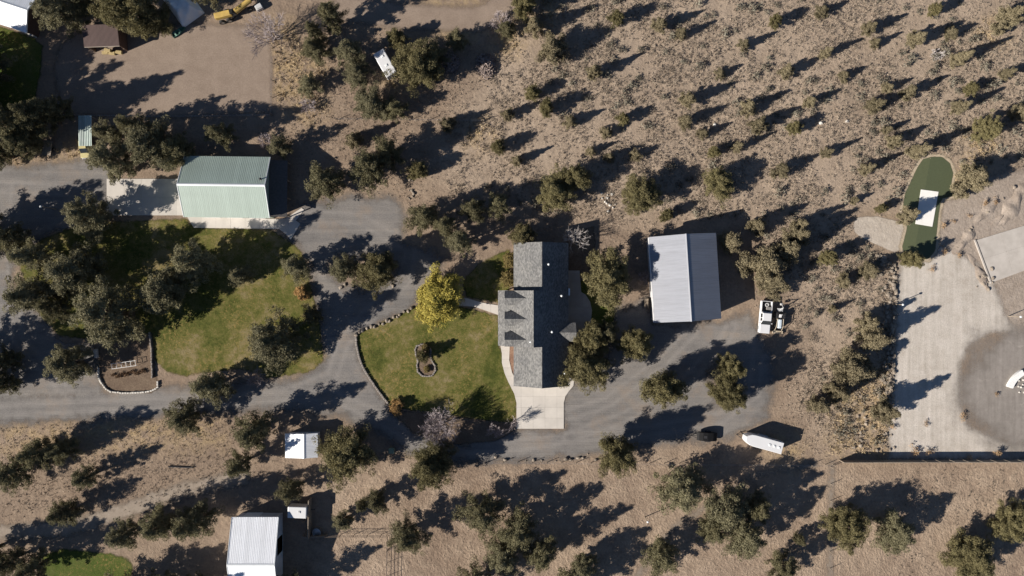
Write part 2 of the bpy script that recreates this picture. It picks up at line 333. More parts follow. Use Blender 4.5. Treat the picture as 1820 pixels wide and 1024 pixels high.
def lawn_mat(name, lush=0.0):
    m, nt, N, L, P = new_mat(name); v = objvec(N)
    a = noise(N, L, v, 0.10, 4, 0.65); b = noise(N, L, v, 0.75, 6, 0.75); c = noise(N, L, v, 4.5, 4, 0.8)
    col = ramp(N, L, mth(N, L, 'ADD', mth(N, L, 'MULTIPLY', a, 0.55), mth(N, L, 'MULTIPLY', b, 0.45)), [(0.40, (0.052, 0.062, 0.014)), (0.46, (0.088, 0.093, 0.023)), (0.52, (0.135, 0.120, 0.040)), (0.59, (0.205, 0.165, 0.085))])
    if lush: col = mixc(N, L, lush, col, (0.055, 0.085, 0.014))
    leaf = ramp(N, L, noise(N, L, v, 2.0, 4, 0.85), [(0.52, (0, 0, 0)), (0.64, (1, 1, 1))])
    patch = ramp(N, L, noise(N, L, v, 0.14, 3), [(0.40, (0, 0, 0)), (0.58, (1, 1, 1))])
    col = mixc(N, L, mth(N, L, 'MULTIPLY', mth(N, L, 'MULTIPLY', leaf, patch), 0.85), col, (0.27, 0.185, 0.070))
    col = mixc(N, L, 1.0, col, ramp(N, L, c, [(0.25, (0.6,) * 3), (0.75, (1.35,) * 3)]), 'MULTIPLY')
    L.new(col, P.inputs['Base Color']); P.inputs['Roughness'].default_value = 0.9; P.inputs['Specular IOR Level'].default_value = 0.1
    b0 = bump(N, L, P, c, 0.06); bump(N, L, P, b, 0.2, 0.5, b0)
    return ragged(m, 0.3, 0.7, 1.1)
M_GRAVEL = gravel_mat(); M_LAWN = lawn_mat('lawn_grass'); M_LUSH = lawn_mat('lush_grass', 0.75)
m, nt, N, L, P = new_mat('artificial_turf'); v = objvec(N); c = noise(N, L, v, 6.0, 3, 0.8)
sx = N.new('ShaderNodeSeparateXYZ'); L.new(v, sx.inputs[0])
stripe = mth(N, L, 'GREATER_THAN', mth(N, L, 'ADD', sx.outputs[0], mth(N, L, 'MULTIPLY', sx.outputs[1], -0.17)), 70.4)
col = mixc(N, L, mth(N, L, 'MULTIPLY', stripe, 1.0), (0.076, 0.088, 0.043), (0.062, 0.075, 0.037))
col = mixc(N, L, 1.0, col, ramp(N, L, c, [(0.3, (0.85,) * 3), (0.7, (1.15,) * 3)]), 'MULTIPLY'); L.new(col, P.inputs['Base Color']); P.inputs['Roughness'].default_value = 0.8
bump(N, L, P, c, 0.015); M_TURF = ragged(m, 0.10, 0.08, 1.5)
M_ARENA = ragged(ground_mix('raked_dirt', [(0.35, (0.215, 0.165, 0.130)), (0.65, (0.280, 0.220, 0.175))], (0.07, 0.5, 4.0), 0.22, 0.03), 0.8, 0.8)
M_PALE = ragged(ground_mix('pale_gravel', [(0.33, (0.38, 0.335, 0.288)), (0.5, (0.475, 0.428, 0.38)), (0.66, (0.54, 0.492, 0.445))], (0.08, 0.55, 4.0), 0.22, 0.05), 0.8, 0.9)
M_GRADED = ragged(ground_mix('graded_earth', [(0.35, (0.265, 0.215, 0.175)), (0.65, (0.37, 0.31, 0.26))], (0.12, 0.7, 3.0), 0.28, 0.14, 1.6), 1.0, 1.0)
M_LOT = ragged(ground_mix('old_asphalt', [(0.35, (0.21, 0.186, 0.168)), (0.65, (0.275, 0.247, 0.224))], (0.15, 0.9, 5.0), 0.15, 0.012), 3.2, 5.0, .13)
for mm, sc_, cc_, amt in ((M_LOT, .16, (0.33, 0.295, 0.265), .5), (M_PALE, .10, (0.36, 0.32, 0.28), .10)):
    nt = mm.node_tree; N = nt.nodes; L = nt.links; P = N['Principled BSDF']; v = objvec(N); src = P.inputs['Base Color'].links[0].from_socket
    wv = N.new('ShaderNodeVectorMath'); wv.operation = 'ADD'; L.new(v, wv.inputs[0]); nz = N.new('ShaderNodeTexNoise'); nz.inputs['Scale'].default_value = .35; nz.inputs['Detail'].default_value = 5; L.new(v, nz.inputs['Vector'])
    sv = N.new('ShaderNodeVectorMath'); sv.operation = 'SCALE'; sv.inputs['Scale'].default_value = 6.0; L.new(nz.outputs['Color'], sv.inputs[0]); L.new(sv.outputs[0], wv.inputs[1])
    vo = N.new('ShaderNodeTexVoronoi'); vo.feature = 'DISTANCE_TO_EDGE'; vo.inputs['Scale'].default_value = sc_; L.new(wv.outputs[0], vo.inputs['Vector'])
    ln = ramp(N, L, vo.outputs['Distance'], [(0.004, (1, 1, 1)), (0.022, (0, 0, 0))]); ln = mth(N, L, 'MULTIPLY', ln, ramp(N, L, noise(N, L, v, .5, 3), [(.45, (0, 0, 0)), (.6, (1, 1, 1))]))
    mp = N.new('ShaderNodeMapping'); mp.inputs['Scale'].default_value = (1.2, .06, 1); mp.inputs['Rotation'].default_value = (0, 0, R(6)); L.new(v, mp.inputs[0])
    stk = ramp(N, L, noise(N, L, mp.outputs[0], 1.0, 4, .65), [(.35, (.88, .88, .87)), (.65, (1.08,) * 3)])
    L.new(mixc(N, L, 1.0, mixc(N, L, mth(N, L, 'MULTIPLY', ln, amt), src, cc_), stk, 'MULTIPLY'), P.inputs['Base Color'])
M_SAND = ragged(ground_mix('sand', [(0.35, (0.36, 0.31, 0.26)), (0.65, (0.45, 0.395, 0.335))], (0.2, 0.8, 4.0), 0.15, 0.10, 1.3), 0.15, 0.15)
M_BED = ragged(ground_mix('garden_soil', [(0.35, (0.125, 0.088, 0.064)), (0.65, (0.20, 0.148, 0.105))], (0.2, 1.0, 4.0), 0.35, 0.08), 0.3, 0.5)
M_TRACK = ragged(ground_mix('worn_track', [(0.35, (0.25, 0.205, 0.165)), (0.65, (0.32, 0.268, 0.22))], (0.2, 0.8, 4.0), 0.2, 0.03), 0.9, 1.2)
sheet('arena_dirt', A_ARENA, 0.010, M_ARENA)
sheet('dirt_track', A_TRACK, 0.012, M_TRACK)
sheet('dirt_track', [('line', [(1478, 828), (1476, 900), (1474, 1070)], 5), ('line', [(1120, 1040), (1200, 935), (1350, 842), (1450, 826)], 5)], 0.012, M_TRACK)
sheet('graded_earth', A_GRADED, 0.014, M_GRADED)
gd = sheet('gravel_drive', A_GRAVEL, 0.020, M_GRAVEL, margin=3.4, res=0.4)
co = np.empty(len(gd.data.vertices) * 3, dtype=np.float32); gd.data.vertices.foreach_get('co', co); co = co.reshape(-1, 3)
ROUTES = [[(-150, 738), (0, 731), (120, 724), (260, 718), (400, 711), (500, 704), (590, 702), (660, 735), (730, 776), (820, 797), (920, 792), (1010, 778), (1100, 745), (1200, 700), (1290, 600), (1300, 580)], [(500, 704), (590, 670), (610, 610), (650, 560), (720, 500), (730, 440), (640, 390), (540, 385)], [(-20, 330), (60, 335), (190, 345)], [(30, 330), (20, 420), (30, 600), (120, 700)], [(1010, 778), (1160, 765), (1280, 745), (1340, 700), (1350, 600)], [(1000, 740), (1080, 715), (1180, 640), (1230, 590)]]
wd = np.zeros(len(co))
for rt in ROUTES:
    dd = -sdf([('line', rt, 0.0)], co[:, 0], co[:, 1]); wd = np.maximum(wd, np.exp(-((dd - 0.85) / 0.38) ** 2))
set_attr(gd.data, 'track', wd)
sheet('pale_gravel_yard', A_PALE, 0.026, M_PALE)
sheet('asphalt_lot', A_LOT, 0.034, M_LOT, margin=6.5)
sheet('lawn', A_LAWN_W, 0.042, M_LAWN); sheet('lawn', A_LAWN_C, 0.042, M_LAWN); sheet('lawn', A_LAWN_E, 0.042, M_LUSH)
sheet('lawn', A_LAWN_NW, 0.042, M_LUSH); sheet('lawn', A_LAWN_SW, 0.042, M_LUSH)
sheet('garden_soil', A_BED, 0.050, M_BED); sheet('yard_soil', A_LEANBED, 0.050, M_BED)
sheet('sand_patch', A_SAND, 0.050, M_SAND)
sheet('turf_border', [('line', A_TURF[0][1] + [A_TURF[0][1][0]], 11)], 0.054, ragged(ground_mix('tan_border', [(0.35, (0.36, 0.29, 0.21)), (0.65, (0.47, 0.39, 0.29))], (0.2, 0.8, 4.0), 0.25, 0.05), .3, .7, .7), margin=.9, res=.3)
sheet('artificial_turf', A_TURF, 0.058, M_TURF)

# ------------------------------------------------------------------ concrete
M_CONC = simple('concrete', (0.53, 0.49, 0.445), (0.465, 0.43, 0.39), 0.5, 0.85, bmp=0.004, bscale=8, vary=0.12)
M_CONC2 = simple('old_concrete', (0.40, 0.365, 0.33), (0.33, 0.30, 0.275), 0.6, 0.88, bmp=0.006, bscale=8, vary=0.12)
M_CONC3 = simple('pad_concrete', (0.47, 0.43, 0.39), (0.38, 0.345, 0.31), 0.5, 0.88, bmp=0.006, bscale=8, vary=0.08)
M_WHITE = simple('white_paint', (0.80, 0.79, 0.77), (0.72, 0.71, 0.69), 0.8, 0.55, bmp=0.002)
M_JOINT = simple('joint_dirt', (0.26, 0.235, 0.21), None, 2.0, 0.95)
def clip(poly, x0, y0, x1, y1):
    for ax, lim, s in ((0, x0, 1), (0, x1, -1), (1, y0, 1), (1, y1, -1)):
        out = []
        for i in range(len(poly)):
            p, q = poly[i - 1], poly[i]; dp, dq = (p[ax] - lim) * s, (q[ax] - lim) * s
            if (dp >= 0) != (dq >= 0):
                t = dp / (dp - dq); out.append((p[0] + (q[0] - p[0]) * t, p[1] + (q[1] - p[1]) * t))
            if dq >= 0: out.append(q)
        poly = out
        if len(poly) < 3: return None
    return poly
def area(p): return abs(sum(p[i - 1][0] * p[i][1] - p[i][0] * p[i - 1][1] for i in range(len(p)))) / 2
def slabs(name, pts, step, z=0.09, mat=M_CONC, rot=0.0, gap=0.02, org=None):
    """a poured surface: a base and the separate slabs between its joints"""
    P0 = [G(*q) for q in pts]; c, s = math.cos(-rot), math.sin(-rot)
    Q = [(x * c - y * s, x * s + y * c) for x, y in P0]
    base = MB().prism(P0, 0.0, z - 0.018).build(name, M_JOINT); base['kind'] = 'structure'
    xs_ = [q[0] for q in Q]; ys_ = [q[1] for q in Q]; ox, oy = org or (min(xs_), min(ys_)); c, s = math.cos(rot), math.sin(rot)
    nx = int((max(xs_) - ox) / step[0]) + 1; ny = int((max(ys_) - oy) / step[1]) + 1
    for i in range(nx):
        for j in range(ny):
            p = clip(Q, ox + i * step[0] + gap / 2, oy + j * step[1] + gap / 2, ox + (i + 1) * step[0] - gap / 2, oy + (j + 1) * step[1] - gap / 2)
            if p and area(p) > 0.05:
                p = [(x * c - y * s, x * s + y * c) for x, y in p]
                MB().prism(p, 0.02, z + random.uniform(-.004, .004)).build('concrete_slab', mat, base)
    return base
slabs('concrete_driveway', [(913, 684), (1010, 684), (1011, 672), (1021, 672), (1019, 686), (1012, 694), (1005, 704), (1002, 716), (1002, 762), (918, 762), (918, 716), (914, 700), (905, 682), (911, 680)], (2.12, 1.9))
slabs('front_walk', [(889, 612), (906, 612), (905, 640), (910, 662), (913, 668), (913, 683.5), (904.5, 681.5), (897, 664), (892, 645), (892, 628)], (3.0, 1.5))
slabs('garden_path', [(812, 528), (830, 530), (856, 538), (886, 543), (886, 560), (866, 553), (842, 545), (812, 543)], (1.5, 3.0))
slabs('barn_apron', [(190, 318), (345, 318), (345, 383), (190, 383)], (3.1, 3.25), mat=M_CONC)
slabs('barn_walk', [(332, 384), (494, 389.5), (508, 388), (536, 370), (541, 373), (526, 392), (534, 398), (517, 426), (508, 416), (496, 407), (345, 405)], (2.6, 6.0), mat=M_CONC)
slabs('patio', [(1006, 481), (1030, 481), (1033, 519), (1041, 524), (1049, 537), (1052, 552), (1050, 574), (1043, 589), (1030, 602), (1020, 606), (1006, 604)], (3.0, 3.0), mat=M_CONC2)
slabs('concrete_pad', [(1735, 427), (1850, 392), (1850, 470), (1763, 502)], (4.5, 4.5), z=0.12, mat=M_CONC3, rot=R(17))
# ------------------------------------------------------------------ buildings
def metal(name, c, c2=None, rough=0.42, met=0.0, scale=0.35):
    m = simple(name, c, c2, scale, rough, met, spec=0.5, vary=0.10); N = m.node_tree.nodes; L = m.node_tree.links; P = N['Principled BSDF']
    src = P.inputs['Base Color'].links[0].from_socket; mp = N.new('ShaderNodeMapping'); mp.inputs['Scale'].default_value = (5.0, 0.35, 5.0)
    oi = N.new('ShaderNodeObjectInfo'); L.new(objvec(N), mp.inputs[0]); L.new(oi.outputs['Location'], mp.inputs['Location'])
    st = ramp(N, L, noise(N, L, mp.outputs[0], 1.0, 5, 0.7), [(0.35, (0.90, 0.895, 0.885)), (0.6, (1.03,) * 3)])
    L.new(mixc(N, L, 1.0, src, st, 'MULTIPLY'), P.inputs['Base Color']); return m
M_GREEN = metal('sage_green_metal', (0.36, 0.43, 0.38), (0.335, 0.40, 0.355)); M_GREENW = simple('sage_green_siding', (0.27, 0.33, 0.27), None, 1.0, 0.6)
M_GALV = metal('galvalume', (0.255, 0.264, 0.298), (0.24, 0.25, 0.282), 0.55); M_GALVW = simple('grey_siding', (0.45, 0.45, 0.46), None, 1.0, 0.6)
M_WMETAL = metal('white_metal', (0.80, 0.815, 0.85), (0.78, 0.795, 0.83), 0.5); M_WSIDE = simple('white_siding', (0.55, 0.55, 0.56), None, 1.0, 0.6)
M_BROWN = metal('brown_metal', (0.100, 0.062, 0.054), (0.092, 0.056, 0.050), 0.55); M_BROWNW = simple('brown_boards', (0.115, 0.070, 0.050), None, 2.0, 0.8, bmp=0.01)
M_TRIM = simple('pale_trim', (0.72, 0.74, 0.75), (0.66, 0.68, 0.69), 1.0, 0.5)
M_DGLASS = simple('dark_glass', (0.025, 0.03, 0.035), None, 1.0, 0.08, spec=0.6)
M_DARK = simple('dark_steel', (0.035, 0.035, 0.037), None, 2.0, 0.5); M_BLACK = simple('black_rubber', (0.02, 0.02, 0.02), None, 2.0, 0.8)
M_WOOD = simple('weathered_wood', (0.30, 0.245, 0.19), (0.20, 0.165, 0.13), 3.0, 0.85, bmp=0.01, vary=0.3)
M_PINK = simple('tan_siding', (0.36, 0.31, 0.26), None, 1.0, 0.7)
m, nt, N, L, P = new_mat('asphalt_shingle'); v = objvec(N)
br = N.new('ShaderNodeTexBrick'); br.inputs['Scale'].default_value = 1.0; br.inputs['Brick Width'].default_value = 0.34; br.inputs['Row Height'].default_value = 0.16; br.inputs['Mortar Size'].default_value = 0.008
br.inputs['Color1'].default_value = (0.10, 0.10, 0.10, 1); br.inputs['Color2'].default_value = (0.195, 0.191, 0.186, 1); br.inputs['Mortar'].default_value = (0.07, 0.068, 0.066, 1)
mp = N.new('ShaderNodeMapping'); mp.inputs['Rotation'].default_value = (0, 0, R(90)); L.new(v, mp.inputs[0]); L.new(mp.outputs[0], br.inputs['Vector'])
sp = noise(N, L, v, 3.0, 5, 0.8); col0 = mixc(N, L, 1.0, br.outputs['Color'], ramp(N, L, noise(N, L, v, .35, 4, .6), [(.35, (.86, .86, .87)), (.65, (1.1, 1.09, 1.07))]), 'MULTIPLY'); col = mixc(N, L, 1.0, col0, ramp(N, L, sp, [(0.3, (0.7,) * 3), (0.7, (1.3,) * 3)]), 'MULTIPLY')
L.new(col, P.inputs['Base Color']); P.inputs['Roughness'].default_value = 0.9; bump(N, L, P, br.outputs['Fac'], 0.01, 1.0); M_SHING = m
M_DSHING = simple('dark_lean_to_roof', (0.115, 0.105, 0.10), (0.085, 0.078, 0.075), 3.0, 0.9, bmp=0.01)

def slope_frame(p, q, r):
    """p->q along the eave, p->r up the slope"""
    p, q, r = Vector(p), Vector(q), Vector(r); u = (q - p).normalized(); w = (r - p).normalized(); nrm = u.cross(w).normalized()
    return p, u, w, nrm, (q - p).length, (r - p).length
def panel_slope(root, p, q, r, pw, mat, name='roof_panel', thick=0.05, rib=0.018, seams=0):
    p, u, w, nrm, lu, lw = slope_frame(p, q, r); k = max(1, round(lu / pw)); pw = lu / k
    M = Matrix((u, w, nrm)).transposed().to_4x4()
    mb = MB(); g = 0.004
    mb.box((pw / 2, lw / 2, thick / 2), (pw - g, lw, thick))
    for t in (0.1, 0.43, 0.76): mb.box((pw * t, lw / 2, thick + rib / 2), (0.05, lw - 0.02, rib))
    me = mb.mesh(name, mat)
    for i in range(k):
        o = inst(name, me, root); o.matrix_local = Matrix.Translation(p + u * (i * pw) + nrm * random.uniform(0, .004)) @ M
def gable(name, label, cat, c, w, l, rz, eave, ridge, wallm, roofm, trim=None, pw=0.9, ov=0.35, off=0.0, group=None):
    """w across the ridge (local x), l along it (local y); the ridge may sit off the middle"""
    t = thing(name, label, cat, (c[0], c[1], 0), rz, group); hw, hl = w / 2, l / 2; iw, il = hw - ov, hl - ov
    s1 = (ridge - eave) / (hw + off); s2 = (ridge - eave) / (hw - off)
    prof = [(-iw, 0), (iw, 0), (iw, eave + s2 * ov - .06), (off, ridge - .06), (-iw, eave + s1 * ov - .06)]
    wall = MB().yprism(prof, -il, il).build('wall', wallm, t)
    under = MB().yprism([(-hw, eave - .05), (off, ridge - .05), (hw, eave - .05), (hw, eave - .005), (off, ridge - .005), (-hw, eave - .005)], -hl, hl).build('roof', trim or wallm, t)
    panel_slope(under, (-hw, hl, eave), (-hw, -hl, eave), (off, hl, ridge), pw, roofm)
    panel_slope(under, (hw, -hl, eave), (hw, hl, eave), (off, -hl, ridge), pw, roofm)
    rc = MB().yprism([(off - .22, ridge + .10 - .22 * s1), (off + .22, ridge + .10 - .22 * s2), (off, ridge + .13)], -hl - .02, hl + .02).build('ridge_cap', trim or roofm, under)
    if trim:
        for sy in (-1, 1):
            fm = MB()
            for sx, sl in ((-1, s1), (1, s2)):
                x0 = sx * hw; fm.yprism([(x0, eave - .16), (off, ridge - .16), (off, ridge + .11), (x0, eave + .11)], sy * (hl + .006), sy * (hl + .09))
            fm.build('fascia', trim, under)
    return t
def opening(t, name, mat, x, y, z, sx, sy, sz, frame=None):
    o = MB().box((x, y, z), (sx, sy, sz)).build(name, mat, t)
    if frame:
        d = 0.09; fb = MB()
        if sx < sy:
            for s in (-1, 1): fb.box((x, y + s * (sy / 2 + d / 2), z), (sx + .03, d, sz + 2 * d)); fb.box((x, y, z + s * (sz / 2 + d / 2)), (sx + .03, sy, d))
        else:
            for s in (-1, 1): fb.box((x + s * (sx / 2 + d / 2), y, z), (d, sy + .03, sz + 2 * d)); fb.box((x, y, z + s * (sz / 2 + d / 2)), (sx, sy + .03, d))
        fb.build('frame', frame, o)
    return o

# green barn with lean-to
gb = gable('metal_barn', 'large metal barn with pale sage green roof and a dark lean-to', 'barn', (-49.1, 17.4), 10.5, 14.7, R(90 - 0.7), 3.7, 6.2, M_GREENW, M_GREEN, M_TRIM)
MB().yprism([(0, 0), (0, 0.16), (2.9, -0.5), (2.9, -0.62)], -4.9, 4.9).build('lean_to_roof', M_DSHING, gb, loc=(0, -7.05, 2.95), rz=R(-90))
for i in range(4): MB().box((-4.6 + i * 3.07, -9.75, 1.17), (0.16, 0.16, 2.34)).build('post', M_WOOD, gb)
for i in range(3): opening(gb, 'door', M_TRIM, -4.92, 4.0 - i * 4.0, 1.4, 0.06, 2.7, 2.7, M_TRIM)
opening(gb, 'window', M_DGLASS, 0.5, 7.02, 1.7, 1.2, 0.05, 1.0, M_TRIM)
vp = MB().tube((0, 0, 0), (0, 0, 0.7), 0.12, n=10).tube((0, 0, 0.7), (0, 0, 0.9), 0.22, 0.05, n=10).build('flue', M_DARK, gb, loc=(1.1, -6.6, 5.5))

# galvanised barn
nb = gable('metal_barn', 'big silver grey metal barn beside the gravel yard', 'barn', (29.75, 1.75), 11.5, 14.75, R(3.6), 4.0, 6.5, M_GALVW, M_GALV, None)
for i in range(2): opening(nb, 'door', M_WHITE, -1.8 + i * 4.2, -7.04, 1.6, 3.2, 0.06, 3.1, M_TRIM)
for i in range(3): opening(nb, 'window', M_DGLASS, -5.41, -4 + i * 3.6, 1.7, 0.05, 1.2, 0.9, M_WHITE)
MB().box((-5.86, 0, 3.93), (0.14, 14.6, 0.12)).build('gutter', M_WHITE, nb)
# white barn
wb = gable('metal_barn', 'white metal barn with a bright south roof slope by the corral', 'barn', (-44.4, -47.1), 15.0, 8.0, R(90), 3.3, 5.3, M_WSIDE, M_WMETAL, M_TRIM)
opening(wb, 'door', M_WHITE, 7.17, 1.2, 1.3, 0.06, 2.6, 2.5, M_TRIM); opening(wb, 'door', M_DARK, 2.0, -3.62, 1.5, 3.0, 0.06, 2.8, M_TRIM)
# small white gable shed on the bank
ws = gable('storage_shed', 'small white gable roofed shed set among pines below the drive', 'shed', (-36.75, -27.5), 5.7, 4.25, R(0.8), 2.1, 2.75, M_WSIDE, M_WMETAL, None, pw=0.7, ov=0.2, off=0.6)
opening(ws, 'door', M_TRIM, 0.3, -2.0, 1.0, 1.4, 0.06, 1.9, M_WHITE); opening(ws, 'window', M_DGLASS, -2.7, 0.2, 1.2, 0.05, 0.8, 0.6, M_WHITE)
# white building at the north west corner
cb = gable('metal_building', 'pale grey white metal roofed building beside the dark shaded lawn', 'building', (-91.4, 50.2), 7.0, 18.0, R(90 - 18), 3.4, 4.7, M_BROWNW, M_WMETAL, M_TRIM)
opening(cb, 'door', M_TRIM, 1.5, -8.68, 1.1, 1.2, 0.06, 2.1, M_WHITE)
# brown open-fronted shed
t = thing('loafing_shed', 'brown metal roofed open shed at the edge of the dirt arena', 'shed', (-71.2, 43.7, 0), R(2))
W2, L2 = 3.05, 1.8
MB().box((0, L2 - .1, 1.6), (2 * W2 - .3, 0.1, 3.2)).build('wall', M_BROWNW, t); MB().box((-W2 + .2, 0, 1.45), (0.1, 2 * L2 - .2, 2.9)).build('wall', M_BROWNW, t); MB().box((W2 - .2, 0, 1.45), (0.1, 2 * L2 - .2, 2.9)).build('wall', M_BROWNW, t)
for x in (-W2 + .25, 0, W2 - .25): MB().box((x, -L2 + .25, 1.42), (0.14, 0.14, 2.85)).build('post', M_WOOD, t)
rf = MB().xprism([(-L2, 2.85), (L2, 3.35), (L2, 3.39), (-L2, 2.89)], -W2, W2).build('roof', M_BROWN, t)
panel_slope(rf, (-W2, -L2, 2.90), (W2, -L2, 2.90), (-W2, L2, 3.40), 0.6, M_BROWN, rib=0.025)
MB().box((0, -L2 - .03, 2.84), (2 * W2, 0.06, 0.16)).build('fascia', M_PINK, rf)
M_HAY = simple('hay', (0.42, 0.33, 0.17), (0.30, 0.23, 0.11), 6, 0.95, bmp=0.03)
for i, (x, y, z) in enumerate([(-0.9, -1.95, .25), (0.3, -2.05, .25), (1.5, -1.9, .25), (-0.2, -1.7, .75)]):
    o = MB().rbox((0, 0, 0), (1.1, 0.55, 0.48), 0.05).build('hay_bale', M_HAY, None, loc=(-71.2 + x, 43.7 + y, z), rz=random.uniform(-.15, .15))
    tag(o, 'straw coloured bale stacked before the brown shed', 'hay bale', 'bales before the brown shed')
# carport with a corrugated roof
t = thing('carport', 'narrow carport with corrugated green white sheets beside pines', 'carport', (-74.4, 27.4, 0), R(1))
for x in (-1.05, 1.05):
    for y in (-2.4, 0, 2.4): MB().box((x, y, 1.15), (0.1, 0.1, 2.3)).build('post', M_WOOD, t)
rf = MB().box((0, 0, 2.32), (2.3, 5.1, 0.06)).build('roof', M_WOOD, t)
M_CORR = simple('corrugated_sheet', (0.38, 0.46, 0.42), (0.46, 0.52, 0.50), 0.8, 0.5, vary=0.5)
for i in range(8):
    x = -1.02 + i * 0.292; MB().yprism([(x - .14, 2.36), (x + .14, 2.36), (x + .10, 2.44), (x - .02, 2.40)], -2.65, 2.65).build('roof_panel', M_CORR, rf)

# the house
hs = thing('ranch_house', 'long grey shingled house with three dormers and a concrete driveway', 'house', (0, 0, 0))
M_HW = simple('house_siding', (0.42, 0.38, 0.34), None, 1.0, 0.7)
def roof_pair(xw, zr, xe, zw, ze, xr, y0, y1, name='roof', th=0.16):
    return MB().yprism([(xw, zw - th), (xr, zr - th), (xe, ze - th), (xe, ze), (xr, zr), (xw, zw)], y0, y1).build(name, M_SHING, hs)
HW, HR, HE = 0.28, 5.07, 9.78; ZE, ZR = 3.0, 5.78
r1 = roof_pair(HW, ZR, HE, ZE, ZE, HR, -1.0, 7.82); r2 = roof_pair(HW, ZR, HE, ZE, ZE, HR, -17.0, -9.2)
MB().yprism([(HW + .5, 0), (HE - .5, 0), (HE - .5, ZE + .03), (HR, ZR - .22), (HW + .5, ZE + .03)], -16.45, 7.4).build('wall', M_HW, hs)
CW, CR, CZ = -2.42, 3.62, 6.7; cz_e = 3.0
y0c, y1c = -10.0, -0.42
r3 = roof_pair(CW, CZ, HE + .04, cz_e, ZE + .05, CR, y0c, y1c)
MB().yprism([(0.2, 0), (HE - .6, 0), (HE - .6, 2.9), (CR, CZ - .25), (0.2, 4.45)], y0c + .35, y1c - .35).build('wall', M_HW, hs)
for i in range(5): MB().box((-2.1, y0c + .5 + i * 2.15, 1.45), (0.18, 0.18, 2.9)).build('porch_post', M_WHITE, hs)
MB().box((-1.0, (y0c + y1c) / 2, 0.14), (2.6, 9.2, 0.1)).build('porch_floor', M_CONC, hs)
for r_, yr in ((r1, (-1.0, 7.82)), (r2, (-17.0, -9.2))): MB().yprism([(HR - .14, ZR - .03), (HR + .14, ZR - .03), (HR, ZR + .045)], yr[0] - .01, yr[1] + .01).build('ridge_cap', M_SHING, r_)
MB().yprism([(CR - .14, CZ - .05), (CR + .14, CZ - .05), (CR, CZ + .045)], y0c - .01, y1c + .01).build('ridge_cap', M_SHING, r3)
sl = (CZ - cz_e) / (CR - CW)
for yr in (-1.72, -5.25, -8.77):
    xf, hwid, zr_, ze_ = -1.12, 1.24, 6.02, 4.70
    xb = CW + (zr_ - cz_e) / sl; xv = CW + (ze_ - cz_e) / sl
    dm = MB(); e = 0.06
    for s in (-1, 1):
        dm.add([(xf - .15, 0, zr_), (xb, 0, zr_), (xv, s * hwid, ze_), (xf - .15, s * hwid, ze_), (xf - .15, 0, zr_ - .1), (xb - .1, 0, zr_ - .14), (xv - .1, s * hwid, ze_ - .1), (xf - .15, s * hwid, ze_ - .1)],
               [(0, 1, 2, 3), (7, 6, 5, 4), (0, 3, 7, 4), (3, 2, 6, 7)])
    wl_ = MB().xprism([(-hwid + .15, 3.4), (hwid - .15, 3.4), (hwid - .15, ze_ + .0), (0, zr_ - .2), (-hwid + .15, ze_ + .0)], xf, xf + 1.6).build('dormer_wall', M_HW, hs, loc=(0, yr, 0))
    dr = dm.build('dormer_roof', M_SHING, hs, loc=(0, yr, 0))
    opening(wl_, 'window', M_DGLASS, xf - .01, 0, 4.55, 0.05, 1.1, 0.9, None)
# east cross gable
cg = MB(); yr, zr_, ze_ = -7.65, 4.25, 3.05; x0, x1 = 8.3, 11.05
for s in (-1, 1):
    cg.add([(x0 - .9, yr, zr_), (x1, yr, zr_), (x1, yr + s * 1.65, ze_), (x0 + 1.4, yr + s * 1.65, ze_), (x0 - .9, yr, zr_ - .12), (x1, yr, zr_ - .12), (x1, yr + s * 1.65, ze_ - .12), (x0 + 1.4, yr + s * 1.65, ze_ - .12)],
           [(0, 1, 2, 3), (7, 6, 5, 4), (1, 2, 6, 5), (2, 3, 7, 6)])
cg.build('porch_roof', M_SHING, hs)
for s in (-1, 1): MB().box((10.85, yr + s * 1.45, 1.48), (0.15, 0.15, 2.9)).build('porch_post', M_WHITE, hs)
for px, py, zz in ((998, 526, 3.9), (1004, 664, 3.4), (981, 590, 5.0), (943, 608, 6.0), (975, 470, 5.0)):
    x, y = G(px, py, zz); MB().tube((0, 0, -.4), (0, 0, 0.5), 0.09, n=8).tube((0, 0, .5), (0, 0, .62), 0.20, 0.10, n=10).build('roof_vent', M_TRIM, hs, loc=(x, y, zz - .2))
MB().box((0, 0, 0), (0.25, 1.2, 0.12)).build('roof_vent', M_TRIM, hs, loc=(*G(1011.5, 519, 2.9), 3.05))
for y in (5.2, 2.4, -12.2, -14.6): opening(hs, 'window', M_DGLASS, HW + .47, y, 1.6, 0.05, 1.4, 1.1, M_WHITE)
for y in (6.0, 1.0, -4.0, -12.5): opening(hs, 'window', M_DGLASS, HE - .47, y, 1.6, 0.05, 1.4, 1.1, M_WHITE)
opening(hs, 'garage_door', M_WHITE, 3.2, -16.48, 1.15, 2.6, 0.06, 2.2, M_TRIM); opening(hs, 'garage_door', M_WHITE, 6.8, -16.48, 1.15, 2.6, 0.06, 2.2, M_TRIM)
opening(hs, 'front_door', M_BROWNW, 0.17, -5.2, 1.2, 0.05, 1.0, 2.1, M_WHITE)
M_MULCH = ragged(ground_mix('red_mulch', [(0.35, (0.19, 0.105, 0.075)), (0.65, (0.28, 0.18, 0.125))], (0.3, 1.0, 4.0), 0.3, 0.05), 0.05, 0.08)
sheet('planting_bed', [('poly', [(905, 613), (914, 613), (914, 668), (909, 655), (906, 640)])], 0.064, M_MULCH, margin=0.4, res=0.2)
